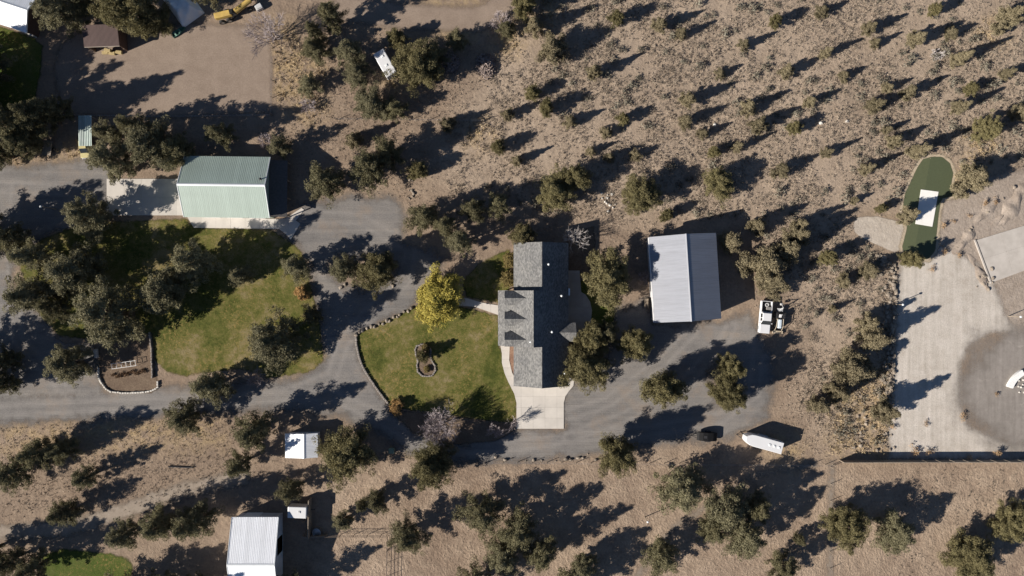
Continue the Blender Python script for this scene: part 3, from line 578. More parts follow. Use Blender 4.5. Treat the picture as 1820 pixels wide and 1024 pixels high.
# ------------------------------------------------------------------ trees and shrubs
M_BARK = simple('bark', (0.13, 0.095, 0.07), (0.08, 0.06, 0.045), 4.0, 0.9, bmp=0.02)
M_TWIG = simple('bare_twigs', (0.36, 0.31, 0.31), (0.29, 0.245, 0.245), 3.0, 0.9)
M_TWIGP = simple('grey_branches', (0.46, 0.42, 0.40), (0.38, 0.345, 0.33), 3.0, 0.9)
M_PINE = foliage('pine_needles', (0.104, 0.098, 0.058), (0.192, 0.176, 0.104), (0.285, 0.254, 0.156), transl=.3)
M_JUN = foliage('juniper_foliage', (0.095, 0.086, 0.042), (0.185, 0.162, 0.080), (0.280, 0.238, 0.125), transl=.3)
M_SCRJ = foliage('scrub_juniper_foliage', (0.140, 0.120, 0.074), (0.235, 0.199, 0.125), (0.34, 0.287, 0.188), transl=.3)
M_DKJ = foliage('dark_pine_needles', (0.088, 0.084, 0.046), (0.162, 0.147, 0.082), (0.245, 0.214, 0.124), transl=.3)
M_YEL = foliage('yellow_leaves', (0.17, 0.16, 0.035), (0.36, 0.30, 0.065), (0.54, 0.43, 0.10))
M_ORG = foliage('orange_leaves', (0.25, 0.15, 0.06), (0.36, 0.22, 0.09), (0.42, 0.28, 0.12))
M_SAGE = foliage('sage_leaves', (0.105, 0.098, 0.078), (0.175, 0.160, 0.125), (0.26, 0.235, 0.185), 0.6)
M_HEDGE = foliage('hedge_leaves', (0.12, 0.095, 0.035), (0.20, 0.155, 0.06), (0.27, 0.2, 0.08))

rng = np.random.default_rng(11)
def unit(a): return a / (np.linalg.norm(a, axis=-1, keepdims=True) + 1e-9)
def clumps_mesh(name, C, Rr, n_leaf, leaf, width, mat, flat=0.75, up=0.35):
    """needle or leaf sprays: every clump is a tuft of small blades pointing out of its middle"""
    C = np.asarray(C); Rr = np.asarray(Rr); k = len(C)
    d = unit(rng.normal(size=(k, n_leaf, 3))); d[..., 2] = np.abs(d[..., 2]) * 0.9 - 0.25; d = unit(d)
    rad = rng.uniform(0.25, 1.0, (k, n_leaf, 1)) ** 0.6
    base = C[:, None, :] + d * rad * Rr[:, None, None] * np.array([1, 1, flat])
    tang = unit(np.cross(d, rng.normal(size=d.shape))); wild = rng.random((k, n_leaf, 1)) < 0.3
    dirn = np.where(wild, unit(d + rng.normal(size=d.shape) * 0.55 + np.array([0, 0, up])), unit(tang + d * 0.35 + rng.normal(size=d.shape) * 0.2))
    side = np.where(wild, unit(np.cross(dirn, rng.normal(size=d.shape))), unit(np.cross(dirn, d))); ln = leaf * rng.uniform(0.6, 1.35, (k, n_leaf, 1))
    a = base - side * width * 0.5; b = base + side * width * 0.5; c = base + dirn * ln
    V = np.stack([a, b, c], 2).reshape(-1, 3); n = len(V)
    me = bpy.data.meshes.new(name); me.vertices.add(n); me.vertices.foreach_set('co', V.astype(np.float32).ravel())
    me.loops.add(n); me.loops.foreach_set('vertex_index', np.arange(n, dtype=np.int32))
    me.polygons.add(n // 3); me.polygons.foreach_set('loop_start', np.arange(0, n, 3, dtype=np.int32))
    me.update(calc_edges=True); me.validate(); me.materials.append(mat); return me

def conifer(name, mat, seed, H=10.0, RM=4.0, limbs=64, low=0.10, shape='pine', leaves=84, cl=0.50, leaf=0.22):
    r = random.Random(seed); tr = MB(); C = []; Rr = []
    bend = [Vector((r.uniform(-.25, .25), r.uniform(-.25, .25), 0)) * (i / 6) for i in range(8)]
    lean = Vector((r.uniform(-.4, .4), r.uniform(-.4, .4), 0))
    def axis(z): t = z / H; return Vector((0, 0, z)) + lean * t * t * 1.2 + Vector((math.sin(t * 5 + seed), math.cos(t * 4 + seed), 0)) * 0.12 * t
    zs = [0, .06, .2, .4, .6, .8, .97]
    for a, b in zip(zs, zs[1:]): tr.tube(axis(a * H), axis(b * H), 0.30 * (1 - a) ** .8 * RM / 4 * (1.25 if a == 0 else 1) + .02, 0.30 * (1 - b) ** .8 * RM / 4 + .02, n=7, cap=False)
    lob = [(r.uniform(0, 6.28), r.uniform(0.55, 1.2)) for _ in range(7)]
    for i in range(limbs):
        t = (i + r.random()) / limbs; t = t ** 0.9; z = H * (low + (0.98 - low) * t)
        ang = i * 2.4 + r.uniform(-.5, .5)
        if shape == 'pine': env = min(1, .62 + 1.7 * t) * (1 - t) ** 0.72
        elif shape == 'round': env = min(1, .75 + 1.2 * t) * (1 - t ** 2.4) ** 0.8
        else: env = min(1, .8 + 1.0 * t) * (1 - t) ** 0.95
        lo = 1.0
        for la, lv in lob:
            q = math.cos(ang - la); lo += (lv - 0.9) * max(0, q) ** 4 * 0.7
        rr = max(0.25, RM * env * lo * r.uniform(0.55, 1.18))
        p0 = axis(z * 0.96); rise = r.uniform(0.0, 0.35) * rr + 0.1
        p1 = axis(z) + Vector((math.cos(ang) * rr, math.sin(ang) * rr, rise * (0.6 if shape == 'pine' else 1.2)))
        pm = p0.lerp(p1, .5) + Vector((r.uniform(-.2, .2), r.uniform(-.2, .2), -0.05 * rr))
        tr.tube(p0, pm, 0.07 * (rr / 3) + .015, 0.045 * (rr / 3) + .01, n=4, cap=False); tr.tube(pm, p1, 0.045 * (rr / 3) + .01, 0.012, n=4, cap=False)
        k = max(1, int(rr / 0.46))
        for j in range(k):
            u = 0.38 + 0.66 * (j + r.random()) / k if rr > .9 else r.uniform(.3, 1)
            q = p0.lerp(pm, u * 2) if u < .5 else pm.lerp(p1, u * 2 - 1)
            sp = 0.34 * rr * u * (0.55 if rr > 1.5 else .8)
            C.append((q.x + r.gauss(0, sp * .5), q.y + r.gauss(0, sp * .5), q.z + r.uniform(-.1, .4))); Rr.append(cl * r.uniform(.65, 1.3) * (0.75 + .25 * min(1, rr / 2)))
    C.append(tuple(axis(H * .97))); Rr.append(.35)
    return tr.mesh(name + '_trunk', M_BARK), clumps_mesh(name + '_crown', C, Rr, leaves, leaf, leaf * 0.6, mat)

def bare_tree(name, mat, seed, H=6.0, spread=2.6, stems=6, depth=4, r0=0.09, rmin=.02):
    r = random.Random(seed); tb = MB(); tw = MB()
    def grow(p, d, ln, rad, lev):
        q = p + d * ln; (tb if lev == 0 else tw).tube(p, q, rad, rad * .62, n=5 if lev < 2 else 3, cap=False)
        if lev >= depth: return
        for i in range(4 if lev < 2 else 3):
            nd = (d + Vector((r.gauss(0, .5), r.gauss(0, .5), r.gauss(.12, .3)))).normalized()
            grow(p + d * ln * r.uniform(.45, 1.0), nd, ln * r.uniform(.55, .8), max(rmin, rad * .55), lev + 1)
    for i in range(stems):
        a = i * 6.283 / stems + r.uniform(-.4, .4); o = spread / H * r.uniform(.5, 1.2)
        grow(Vector((0, 0, 0)), Vector((math.cos(a) * o, math.sin(a) * o, 1)).normalized(), H * .42, r0, 0)
    return tb.mesh(name + '_trunk', mat), tw.mesh(name + '_branches', mat)

PROTO = {
    'P': [conifer('pine%d' % i, M_PINE, 20 + i, 10, 4, 66, .10, 'pine') for i in range(5)],
    'D': [conifer('dark_pine%d' % i, M_DKJ, 40 + i, 10, 4, 62, .12, 'pine') for i in range(3)],
    'J': [conifer('juniper%d' % i, M_JUN, 60 + i, 8, 4, 78, .06, 'round', 120, .60, .21) for i in range(5)],
    'S': [conifer('scrub%d' % i, M_SCRJ, 80 + i, 8, 4, 50, .05, 'cone', 90, .75, .32) for i in range(4)],
    'Y': [conifer('yellow', M_YEL, 101, 8, 4, 110, .06, 'round', 150, .74, .22)],
    'O': [conifer('orange', M_ORG, 103, 8, 4, 60, .08, 'round', 40, .7, .5)],
    'H': [conifer('hedge', M_HEDGE, 105, 8, 4, 80, .03, 'round', 60, .9, .7)],
}
BASEH = {'P': 10, 'D': 10, 'J': 8, 'S': 8, 'Y': 8, 'O': 8, 'H': 8}
TNAME = {'P': 'pine_tree', 'D': 'pine_tree', 'J': 'juniper_tree', 'S': 'juniper_tree', 'Y': 'willow_tree', 'O': 'autumn_shrub', 'H': 'clipped_shrub'}
TCAT = {'P': 'pine', 'D': 'pine', 'J': 'juniper', 'S': 'juniper', 'Y': 'tree', 'O': 'shrub', 'H': 'shrub'}
cnt = 0
def tree(px, py, r, h, kind, label, group=None, k=None):
    """px, py: middle of the crown on the survey grid; r crown radius in tenths of a metre; h height in metres"""
    global cnt
    x, y = G(px, py, h * 0.45); pr = PROTO[kind]; tm, cm = pr[(cnt if k is None else k) % len(pr)]; cnt += 1
    rw = r / 10.0 * 1.02; s = rw / 3.7; z = h / BASEH[kind]
    t = thing(TNAME[kind], label, TCAT[kind], (x, y, 0), random.uniform(0, 6.28), group)
    sx = s * random.uniform(.92, 1.08)
    inst('trunk', tm, t, sc=(sx, s, z)); inst('crown', cm, t, sc=(sx, s, z))
    return t
T = [
 # round the green barn and the west yard
 (205, 285, 44, 10, 'P', 'broad pine on the apron side of the green roofed barn'), (268, 262, 50, 11, 'P', 'tallest pine in the row behind the green roofed barn apron'), (318, 268, 34, 9, 'D', 'dark pine touching the corner of the green roofed barn'),
 (192, 238, 27, 7, 'P', 'round pine between the corrugated carport and the green roofed barn'), (158, 388, 45, 9, 'P', 'pine overhanging the gravel at the apron of the green barn'),
 (500, 262, 23, 6, 'P', 'small pine standing behind the green barn near its lean-to'), (235, 225, 26, 8, 'D', 'dark pine in shade beside the carport and arena fence'), (395, 240, 24, 8, 'D', 'dark pine behind the green barn along the arena fence'),
 (580, 326, 42, 9, 'D', 'dense rounded pine just past the dark lean-to'), (655, 300, 42, 10, 'D', 'dense dark pine next to the rounded pine past the lean-to'), (690, 275, 30, 9, 'D', 'dark pine on the scrub side of the pair past the lean-to'), (745, 303, 17, 4, 'J', 'small juniper at the end of a row of field stones'),
 (18, 425, 34, 9, 'D', 'dark pine by the west gravel yard'), (60, 458, 40, 10, 'P', 'tall pine at the corner of lawn and west gravel yard'), (130, 482, 50, 11, 'P', 'wide pine in the shaded grove on the west lawn'), (340, 465, 42, 11, 'P', 'pine in the shaded lawn below the green barn'),
 (296, 516, 47, 11, 'P', 'pale grey pine at the sunny edge of the west lawn grove'), (200, 560, 68, 13, 'P', 'largest pine of the grove, beside the white edged garden bed'), (62, 525, 52, 11, 'P', 'spreading pine over the gravel west of the lawn grove'), (424, 492, 22, 5, 'P', 'small bushy pine alone on the west lawn'), (100, 545, 30, 8, 'D', 'dark pine tucked between the big grove pines'),
 (527, 474, 30, 7, 'P', 'pine at the lawn corner beside the gravel junction'), (612, 480, 29, 8, 'P', 'slender pine in the gravel island with rocks'), (674, 482, 33, 8, 'J', 'rounded juniper in the gravel island with rocks'), (488, 610, 54, 11, 'P', 'big grey green pine on the edge of the west lawn by the drive'),
 (555, 560, 20, 5, 'D', 'low dark pine in the shade at the lawn edge'), (375, 685, 38, 9, 'P', 'pine between lawn and lower gravel drive'), (124, 648, 40, 8, 'P', 'pine beside the garden bed and drive'), (8, 682, 24, 7, 'D', 'dark pine at the drive entrance'), (325, 744, 40, 7, 'D', 'dark green pine on the bank below the drive'),
 (-60, 430, 45, 11, 'P', 'pine beyond the west gravel yard'), (-40, 400, 40, 10, 'P', 'neighbouring pine beyond the west gravel yard'), (-50, 680, 40, 11, 'P', 'pine beside the drive entrance'), (-90, 640, 40, 11, 'P', 'taller pine beside the drive entrance'), (10, 640, 26, 7, 'D', 'dark pine in the shadow near the drive entrance'),
 # south west
 (448, 768, 40, 10, 'D', 'tall dark pine beside the small white shed'), (425, 826, 28, 8, 'D', 'dark pine downhill of the small white shed'), (618, 802, 46, 9, 'J', 'broad round juniper beside the small white shed'), (765, 826, 40, 8, 'J', 'juniper below the drive near the green utility box'), (516, 872, 28, 7.5, 'D', 'pine leaning over the white box trailer'),
 (668, 890, 22, 5, 'D', 'small dark pine in the corral'), (642, 898, 14, 4, 'D', 'little pine touching a small dark corral pine'), (610, 926, 21, 4.5, 'P', 'small grey pine beside the pipe corral'), (722, 952, 34, 8, 'D', 'pine standing over the pipe corral corner'),
 (25, 838, 36, 8, 'D', 'dark pine at the end of the south west grove'), (70, 806, 34, 9, 'D', 'dark pine in the south west grove by the drive'), (110, 800, 26, 8, 'D', 'slimmer dark pine in the south west grove by the drive'), (150, 850, 24, 6.5, 'P', 'small pine on the dry bank by a bare worn track'), (114, 912, 32, 6.5, 'D', 'dark bushy pine on the worn track'),
 (220, 952, 30, 7, 'P', 'pale pine beside the lush green lawn corner'), (283, 935, 38, 9, 'D', 'pine in the row west of the white barn'), (345, 928, 42, 10, 'D', 'tall pine in the row west of the white barn'), (12, 1000, 30, 8, 'D', 'dark pine below the worn track'), (55, 1012, 34, 8.5, 'D', 'dark pine beside the lush green lawn corner'), (-30, 985, 30, 8, 'D', 'pine beyond the worn track'), (200, 1060, 40, 9, 'D', 'pine below the lush green lawn corner'), (290, 1050, 40, 9, 'D', 'pine near the foot of the white barn'),
 (350, 1050, 36, 9, 'D', 'pine near the white barn corner'), (520, 1050, 30, 8, 'D', 'pine behind the white barn'), 
 # north west
 (108, 22, 42, 10, 'P', 'pine beside the pale grey corner building'), (150, 5, 30, 9, 'D', 'dark pine behind the brown shed'), (232, 18, 44, 11, 'J', 'big pine overhanging the brown shed'), (278, 40, 26, 5, 'J', 'pine between the brown shed and the white tarp'), (20, 225, 48, 12, 'D', 'huge dark pine beyond the shaded north west lawn'), (70, 205, 32, 12, 'D', 'tall dark pine at the arena corner'), (45, 255, 30, 9, 'D', 'dark pine beside the small flatbed trailer'), (100, 195, 26, 10, 'D', 'slim dark pine at the arena corner'), (-30, 120, 40, 12, 'D', 'dark pine shading the north west lawn'), (-40, 190, 40, 12, 'D', 'second dark pine shading the north west lawn'),
 (-85, 140, 45, 13, 'D', 'third dark pine shading the north west lawn'), (-120, 190, 45, 13, 'D', 'fourth dark pine shading the north west lawn'), (-140, 110, 45, 13, 'D', 'fifth dark pine shading the north west lawn'), (-75, 235, 45, 13, 'D', 'sixth dark pine shading the north west lawn'), (-180, 240, 45, 13, 'D', 'seventh dark pine shading the north west lawn'),
 (-10, 270, 36, 10, 'D', 'dark pine above the west gravel yard'), (360, -30, 40, 11, 'D', 'dark pine behind the white tarp'),
 # north middle
 (622, 95, 32, 7, 'P', 'pine beside the white camper in the brush'), (636, 132, 30, 4, 'P', 'lower pine just west of the white camper'), (744, 122, 42, 8, 'J', 'large juniper crowding the white camper'), (770, 98, 30, 6, 'D', 'dark juniper beside the split wood heap'), (812, 74, 24, 4.5, 'D', 'dark juniper behind the two split wood heaps'), (660, 188, 38, 5.5, 'P', 'loose spreading pine below the white camper'), (700, 195, 24, 5, 'D', 'dark pine below the white camper'), (705, 68, 17, 4, 'J', 'small juniper just above the white camper'), (560, 90, 30, 6, 'D', 'dark scrubby pine in the golden grass'), (548, 150, 24, 4, 'P', 'low pine in the golden grass by the arena'),
 (630, 248, 16, 4, 'S', 'small pale juniper in the clearing past the green barn'), (560, 60, 20, 8, 'D', 'slim dark pine above the golden grass'), (590, 30, 26, 10, 'D', 'tall slim pine near the yellow grader'),
 (930, 5, 24, 8, 'J', 'juniper at the top of the dirt lane'), (948, 45, 20, 6, 'S', 'pale juniper below the dirt lane end'), (980, 88, 26, 6, 'S', 'broad pale juniper at the scrub edge'), (900, 52, 20, 5, 'D', 'dark juniper beside grey leafless brush'),
 # house yard
 (752, 386, 34, 8, 'D', 'dark pine at the gravel edge north of the yellow tree'), (815, 430, 27, 9, 'P', 'upright grey pine north of the yellow tree'), (840, 372, 28, 9, 'D', 'dark pine in the grove north of the house'), (885, 365, 28, 8, 'D', 'dark pine above the house roof end'), (928, 418, 22, 5, 'J', 'juniper at the north west corner of the house'), (790, 400, 24, 8, 'D', 'dark pine in the grove between gravel and house'), 
 (1083, 498, 46, 9, 'J', 'large olive juniper between the house and the silver barn'), (1052, 600, 26, 7, 'J', 'juniper against the east porch roof'), (1078, 588, 26, 7, 'D', 'dark pine beside the back lawn'), (1045, 650, 40, 9, 'J', 'big dense juniper beside the garage corner'), (1130, 612, 28, 8, 'J', 'juniper in the gravel below the silver barn'), (1180, 688, 35, 9, 'J', 'lone round juniper in the middle of the gravel yard'),
 (1298, 655, 24, 7, 'J', 'smaller juniper of the pair on the gravel island'), (1295, 704, 29, 8, 'J', 'larger juniper of the pair on the gravel island'), (1098, 806, 34, 9, 'J', 'juniper on the edge of drive and corral'), (1298, 429, 25, 5.5, 'S', 'yellow green juniper beside the silver barn'),
 (1360, 470, 34, 7, 'S', 'wide yellowish juniper past the silver barn'), (1402, 445, 28, 7, 'S', 'juniper behind the wide one past the silver barn'), (1375, 500, 26, 5, 'S', 'low juniper just above the white pickup'),
 # corral
 (858, 915, 42, 8, 'D', 'pine at the head of the corral clump'), (922, 945, 48, 8.4, 'D', 'widest pine of the corral clump'), (890, 990, 38, 7.5, 'P', 'pale pine at the foot of the corral clump'), (960, 985, 30, 9, 'D', 'small dark pine beside the corral clump'), (1036, 1004, 28, 7, 'P', 'small grey pine below the corral clump'), (840, 1045, 40, 10, 'D', 'pine below the corral clump'), (1000, 1060, 40, 9, 'D', 'dark pine at the bottom of the corral'),
 (1213, 868, 48, 8, 'P', 'broad pine in the corral below the black trailer'), (1290, 910, 48, 9.5, 'P', 'tall pine in the middle of the corral grove'), (1325, 952, 42, 8.5, 'P', 'spreading pine at the low end of the corral grove'), (1265, 945, 30, 7, 'D', 'dark pine between two larger corral grove pines'), (1175, 990, 42, 7.2, 'D', 'dark pine below the corral grove'), (1345, 905, 28, 7, 'D', 'dark pine behind the corral grove'),
 (1505, 932, 34, 7, 'J', 'juniper beside the wire fence in the corral'), (1592, 945, 42, 6.4, 'P', 'loose open pine in the lower corral'), (1392, 1008, 30, 7, 'D', 'dark pine by the fence at the corral bottom'), (1722, 988, 40, 6.5, 'J', 'wide juniper in the lower corral'), (1798, 930, 36, 6.5, 'J', 'juniper at the far side of the lower corral'), (1740, 1010, 26, 6, 'D', 'dark pine touching the wide lower corral juniper'), (1420, 960, 14, 4, 'D', 'tiny dark pine on the corral path'),
 # east bank
 (1555, 605, 28, 7, 'S', 'tall juniper against the rock wall'), (1515, 655, 34, 6, 'S', 'wide low juniper on the bank above the rock wall'), (1545, 575, 22, 5, 'S', 'small juniper at the upper rock wall'), (1574, 730, 20, 7, 'S', 'juniper at the lower end of the rock wall'), (1455, 722, 20, 6, 'S', 'juniper on the slope above the horse trailer'), (1490, 700, 17, 6, 'S', 'slim juniper on the slope above the horse trailer'),
 (1616, 382, 17, 5.5, 'S', 'juniper growing at the edge of the green turf'), (1618, 462, 18, 4.5, 'J', 'dark juniper at the foot of the green turf'), (1545, 480, 20, 4.5, 'S', 'juniper below the sand patch'), (1728, 318, 28, 6, 'S', 'juniper on the bank beside the green turf'), (1420, 420, 24, 6, 'S', 'juniper on the scrub slope behind the silver barn'),
 (985, 342, 34, 6, 'J', 'large dark juniper in the scrub above the house'), (1020, 318, 26, 6, 'J', 'juniper behind the large dark scrub juniper'), (1138, 350, 32, 6, 'J', 'round juniper in the scrub above the silver barn'), (1275, 322, 26, 5, 'J', 'open juniper in the scrub above the silver barn roof'),
]
for a in T: tree(*a)
LAND = [(1650, 350, 'near the green turf and white slab'), (1560, 410, 'near the sand patch'), (1215, 420, 'near the silver barn gable'), (920, 40, 'near the end of the dirt lane'), (1668, 96, 'near pale dead branches'), (1590, 560, 'near the top of the rock wall'), (864, 118, 'near the open wood heap'),
        (1000, 330, 'near the two large dark scrub junipers'), (1138, 350, 'near the round juniper above the silver barn'), (1275, 322, 'near the open juniper above the silver barn'), (1458, 219, 'near the lone white rocks'), (1760, 300, 'near the graded bank above the concrete pad')]
for px, py, h in [(1055, 127, 5), (945, 166, 3.4), (970, 192, 4.2), (1012, 216, 3.4), (902, 203, 3.4), (1108, 212, 3.2), (1078, 236, 2.4), (1050, 270, 2.6), (1172, 45, 4.4), (1212, 60, 3.6), (1097, 33, 4.2), (1322, 78, 3.6), (1222, 178, 5), (1218, 215, 4.4),
                  (1250, 238, 3), (1331, 190, 4.4), (1347, 222, 4.6), (1312, 262, 4), (1268, 270, 2.6), (1377, 37, 3.8), (1397, 127, 3.8), (1468, 94, 4), (1545, 50, 4.2), (1556, 76, 3), (1627, 70, 5.4), (1707, 102, 6), (1792, 32, 7), (1555, 188, 5), (1613, 165, 4.6),
                  (1709, 190, 5), (1578, 157, 2.8), (1411, 227, 3.4), (1589, 250, 4), (1632, 268, 6.5), (1750, 234, 6.5), (1471, 272, 3.6), (1725, 158, 2.8), (1578, 230, 2.6), (1389, 303, 4), (1543, 300, 4.2), (1520, 357, 2), (1422, 400, 5), (1345, 402, 5.5), (1470, 458, 4.5),
                  (1186, 382, 3.2), (1082, 280, 3.2), (795, 222, 4), (920, 285, 3.4), (885, 262, 3.6), (1564, 372, 2.4), (1500, 500, 3), (1480, 550, 2.4), (1690, 60, 3), (1440, 180, 3.4), (1500, 135, 2.6), (1280, 130, 2.4), (1130, 275, 2.4), (1790, 130, 4), (1815, 200, 6), (1660, 20, 3.4), (1460, 20, 3)]:
    pale = random.random() < .75
    size = 'knee high' if h < 2.5 else 'small' if h < 3.3 else 'medium sized' if h < 4.1 else 'tall' if h < 5.2 else 'very tall'
    near = min(((math.hypot(px - a, py - b), w) for a, b, w, in LAND), key=lambda q: q[0])
    where = near[1] if near[0] < 95 else 'alone in the open scrub'
    tree(px, py, 5 + h * 1.9 + random.uniform(-2, 2), h, 'S' if pale else 'J', '%s %s juniper %s' % (size, 'straw pale' if pale else 'dark olive', where), 'scattered junipers in the open scrub')
tree(776, 530, 39, 5.6, 'Y', 'golden yellow leafed willow beside the front lawn')
tree(535, 521, 11, 1.6, 'O', 'orange leaved shrub at the corner of the west lawn'); tree(704, 722, 12, 1.6, 'O', 'orange leaved shrub at the end of the lawn kerb')
tree(905, 462, 11, 1.8, 'H', 'clipped brown green bush by the house wall, further from the dormers'); tree(905, 496, 11, 1.8, 'H', 'clipped brown green bush by the house wall, next to the dormers')
tree(752, 632, 12, 3.2, 'J', 'small dark conifer in the stone ringed island bed'); tree(756, 618, 6, .8, 'H', 'low brown bush above the conifer in the island bed'); tree(758, 656, 5, .7, 'H', 'low brown bush below the conifer in the island bed')
# leafless trees
def leafless(name, px, py, h, sp, label, mat, seed, stems=7, depth=4, r0=0.07, cat='bare tree', rmin=.02):
    a, b = bare_tree(name, mat, seed, h, sp, stems, depth, r0, rmin); x, y = G(px, py, h * .4)
    t = thing(name, label, cat, (x, y, 0)); inst('trunk', a, t); inst('branches', b, t); return t
leafless('bare_tree', 1025, 423, 5.0, 3.0, 'pale leafless tree in the shade behind the house', M_TWIGP, 3, 6, 3, .07, rmin=.014)
leafless('bare_tree', 782, 756, 6.0, 3.4, 'large leafless purple grey tree below the front lawn', M_TWIG, 5, 14, 4, .06)
leafless('bare_tree', 478, 62, 6.5, 3.4, 'sparse grey tree at the corner of the arena', M_TWIG, 6, 7, 4, .08)
leafless('bare_shrub', 878, 766, 2.6, 2.2, 'twiggy bare shrub beside the concrete driveway', M_TWIG, 8, 10, 3, .03, 'shrub')
leafless('bare_shrub', 912, 752, 3.4, 1.2, 'thin bare sapling casting its shadow on the driveway', M_TWIG, 9, 4, 3, .04, 'shrub')
leafless('bare_shrub', 455, 672, 3.0, 2.6, 'grey leafless brush at the lawn edge by the big pine', M_TWIG, 10, 10, 3, .03, 'shrub')
leafless('bare_shrub', 890, 38, 3.0, 3.4, 'grey leafless brush at the end of the dirt lane', M_TWIG, 12, 16, 3, .03, 'shrub')
leafless('bare_shrub', 548, 190, 2.4, 2.4, 'grey leafless brush in the golden grass', M_TWIG, 13, 12, 3, .03, 'shrub')
leafless('bare_shrub', 470, 250, 2.4, 2.0, 'grey leafless brush behind the green barn', M_TWIG, 14, 9, 3, .03, 'shrub')
leafless('bare_shrub', 1145, 495, 2.2, 2.2, 'grey leafless brush against the silver barn wall', M_TWIG, 15, 9, 3, .03, 'shrub')
leafless('fallen_tree', 1668, 96, 1.6, 4.0, 'pale dead branches lying in the scrub', M_TWIGP, 16, 8, 3, .06, 'dead wood')

# ------------------------------------------------------------------ sagebrush, bunch grass
def tuft(seed, n, leaf, rad, hgt, mat, name):
    r = np.random.default_rng(seed); C = np.stack([r.normal(0, rad * .45, n), r.normal(0, rad * .45, n), r.uniform(.2, 1, n) * hgt], 1)
    return clumps_mesh(name, C, np.full(n, rad * .5), 12, leaf, leaf * .5, mat)
def vnoise(X_, Y_, sc, seed):
    g = np.random.default_rng(seed).random((64, 64)); u = X_ * sc + 500; v = Y_ * sc + 500; i = np.floor(u).astype(int); j = np.floor(v).astype(int); fu = u - i; fv = v - j
    fu = fu * fu * (3 - 2 * fu); fv = fv * fv * (3 - 2 * fv); q = lambda a, b: g[a % 64, b % 64]
    return (q(i, j) * (1 - fu) + q(i + 1, j) * fu) * (1 - fv) + (q(i, j + 1) * (1 - fu) + q(i + 1, j + 1) * fu) * fv
SAGE = [tuft(200 + i, 9, .26, .55, .5, M_SAGE, 'sagebrush%d' % i) for i in range(5)]
bare_sites = [A_TURF[0], A_SAND[0]]
P0 = np.stack([rng.uniform(-12, 96, 5000), rng.uniform(-32, 56, 5000)], 1); D = sdf(A_SCRUB, P0[:, 0], P0[:, 1]); P0 = P0[D > .5]
spots = []
for p in P0:
    if vnoise(np.array([p[0]]), np.array([p[1]]), .09, 8)[0] > .42 and all((p[0] - q[0]) ** 2 + (p[1] - q[1]) ** 2 > 1.6 for q in spots): spots.append(p)
    if len(spots) >= 260: break
for i, p in enumerate(spots):
    s = random.uniform(.7, 1.5)
    o = inst('sagebrush', SAGE[i % 5], None, (p[0], p[1], 0), random.uniform(0, 6.28), (s, s, s * random.uniform(.7, 1.2)))
    tag(o, 'low grey sagebrush bush in the open scrub', 'sagebrush', 'sagebrush scattered through the open scrub')
TRAILS = [('line', [(905, 120), (960, 250), (1000, 390)], 9), ('line', [(960, 240), (1150, 160), (1400, 150), (1600, 60), (1700, -20)], 7), ('line', [(1150, 160), (1250, 300), (1340, 420)], 7), ('line', [(1400, 150), (1500, 330), (1530, 380)], 8)]
def scatter(name, label, cat, areas, n, box, mat, hgt, rad, blades, leaf, dens=0.0, cut=()):
    """uncountable small growth in one object"""
    P_ = np.stack([rng.uniform(box[0], box[2], n), rng.uniform(box[1], box[3], n)], 1); D_ = sdf(areas, P_[:, 0], P_[:, 1])
    ok = D_ > rng.normal(0, .8, n)
    if dens:
        nz_ = .6 * vnoise(P_[:, 0], P_[:, 1], .14, 3) + .4 * vnoise(P_[:, 0], P_[:, 1], .45, 4)
        ok &= rng.random(n) < np.clip((nz_ - .28) * dens, .12, 1)
        ok &= (sdf(TRAILS, P_[:, 0], P_[:, 1]) < 0) | (rng.random(n) < .15)
    for c_ in cut: ok &= sdf(c_, P_[:, 0], P_[:, 1]) < -.3
    P_ = P_[ok]
    s = rng.gamma(3.0, 1 / 3.0, len(P_)); C = np.stack([P_[:, 0], P_[:, 1], s * hgt * .35], 1)
    me = clumps_mesh(name, C, s * rad, blades, leaf, leaf * .42, mat, flat=.7, up=.8)
    o = bpy.data.objects.new(name, me); COL.objects.link(o); tag(o, label, cat, None, 'stuff'); return o
M_BUNCH = foliage('dry_bunch_grass', (0.225, 0.182, 0.142), (0.335, 0.275, 0.215), (0.44, 0.37, 0.29), 0)
M_LSAGE = foliage('low_sage', (0.062, 0.054, 0.042), (0.112, 0.098, 0.077), (0.175, 0.152, 0.12), 0)
M_GOLD = foliage('golden_grass', (0.25, 0.188, 0.11), (0.39, 0.30, 0.18), (0.50, 0.40, 0.255), 0)
bx = (-14, -32, 100, 58)
nogo = [A_TURF, A_SAND, A_PALE, A_GRADED]
scatter('bunch_grass', 'pale dry bunch grass covering the open scrub', 'grass', A_SCRUB, 44000, bx, M_BUNCH, .5, .24, 14, .18, 3.2, cut=nogo)
scatter('low_sage', 'low dark sage growth between the bunch grass', 'sage', A_SCRUB, 26000, bx, M_LSAGE, .5, .2, 14, .15, 4.0, cut=nogo)
scatter('golden_grass', 'tall golden dry grass in loose patches', 'grass', A_GOLD, 26000, (-92, -31, 92, 56), M_GOLD, .42, .27, 11, .3, cut=[A_GRAVEL, A_ARENA, A_TURF, A_SAND, A_GRADED, A_PALE])
A_MID = [('poly', [(480, 60), (600, 50), (700, 60), (905, 70), (850, 150), (800, 215), (770, 300), (730, 350), (560, 345), (500, 230), (485, 160)]), ('poly', [(730, 340), (960, 385), (1060, 390), (1150, 405), (1150, 440), (1060, 450), (1050, 395), (920, 430), (880, 400), (730, 370)]),
         ('poly', [(0, 760), (400, 740), (480, 800), (470, 860), (300, 900), (100, 900), (0, 930)]), ('poly', [(1335, 400), (1400, 520), (1440, 620), (1420, 720), (1480, 810), (1400, 815), (1380, 640), (1350, 540)])]
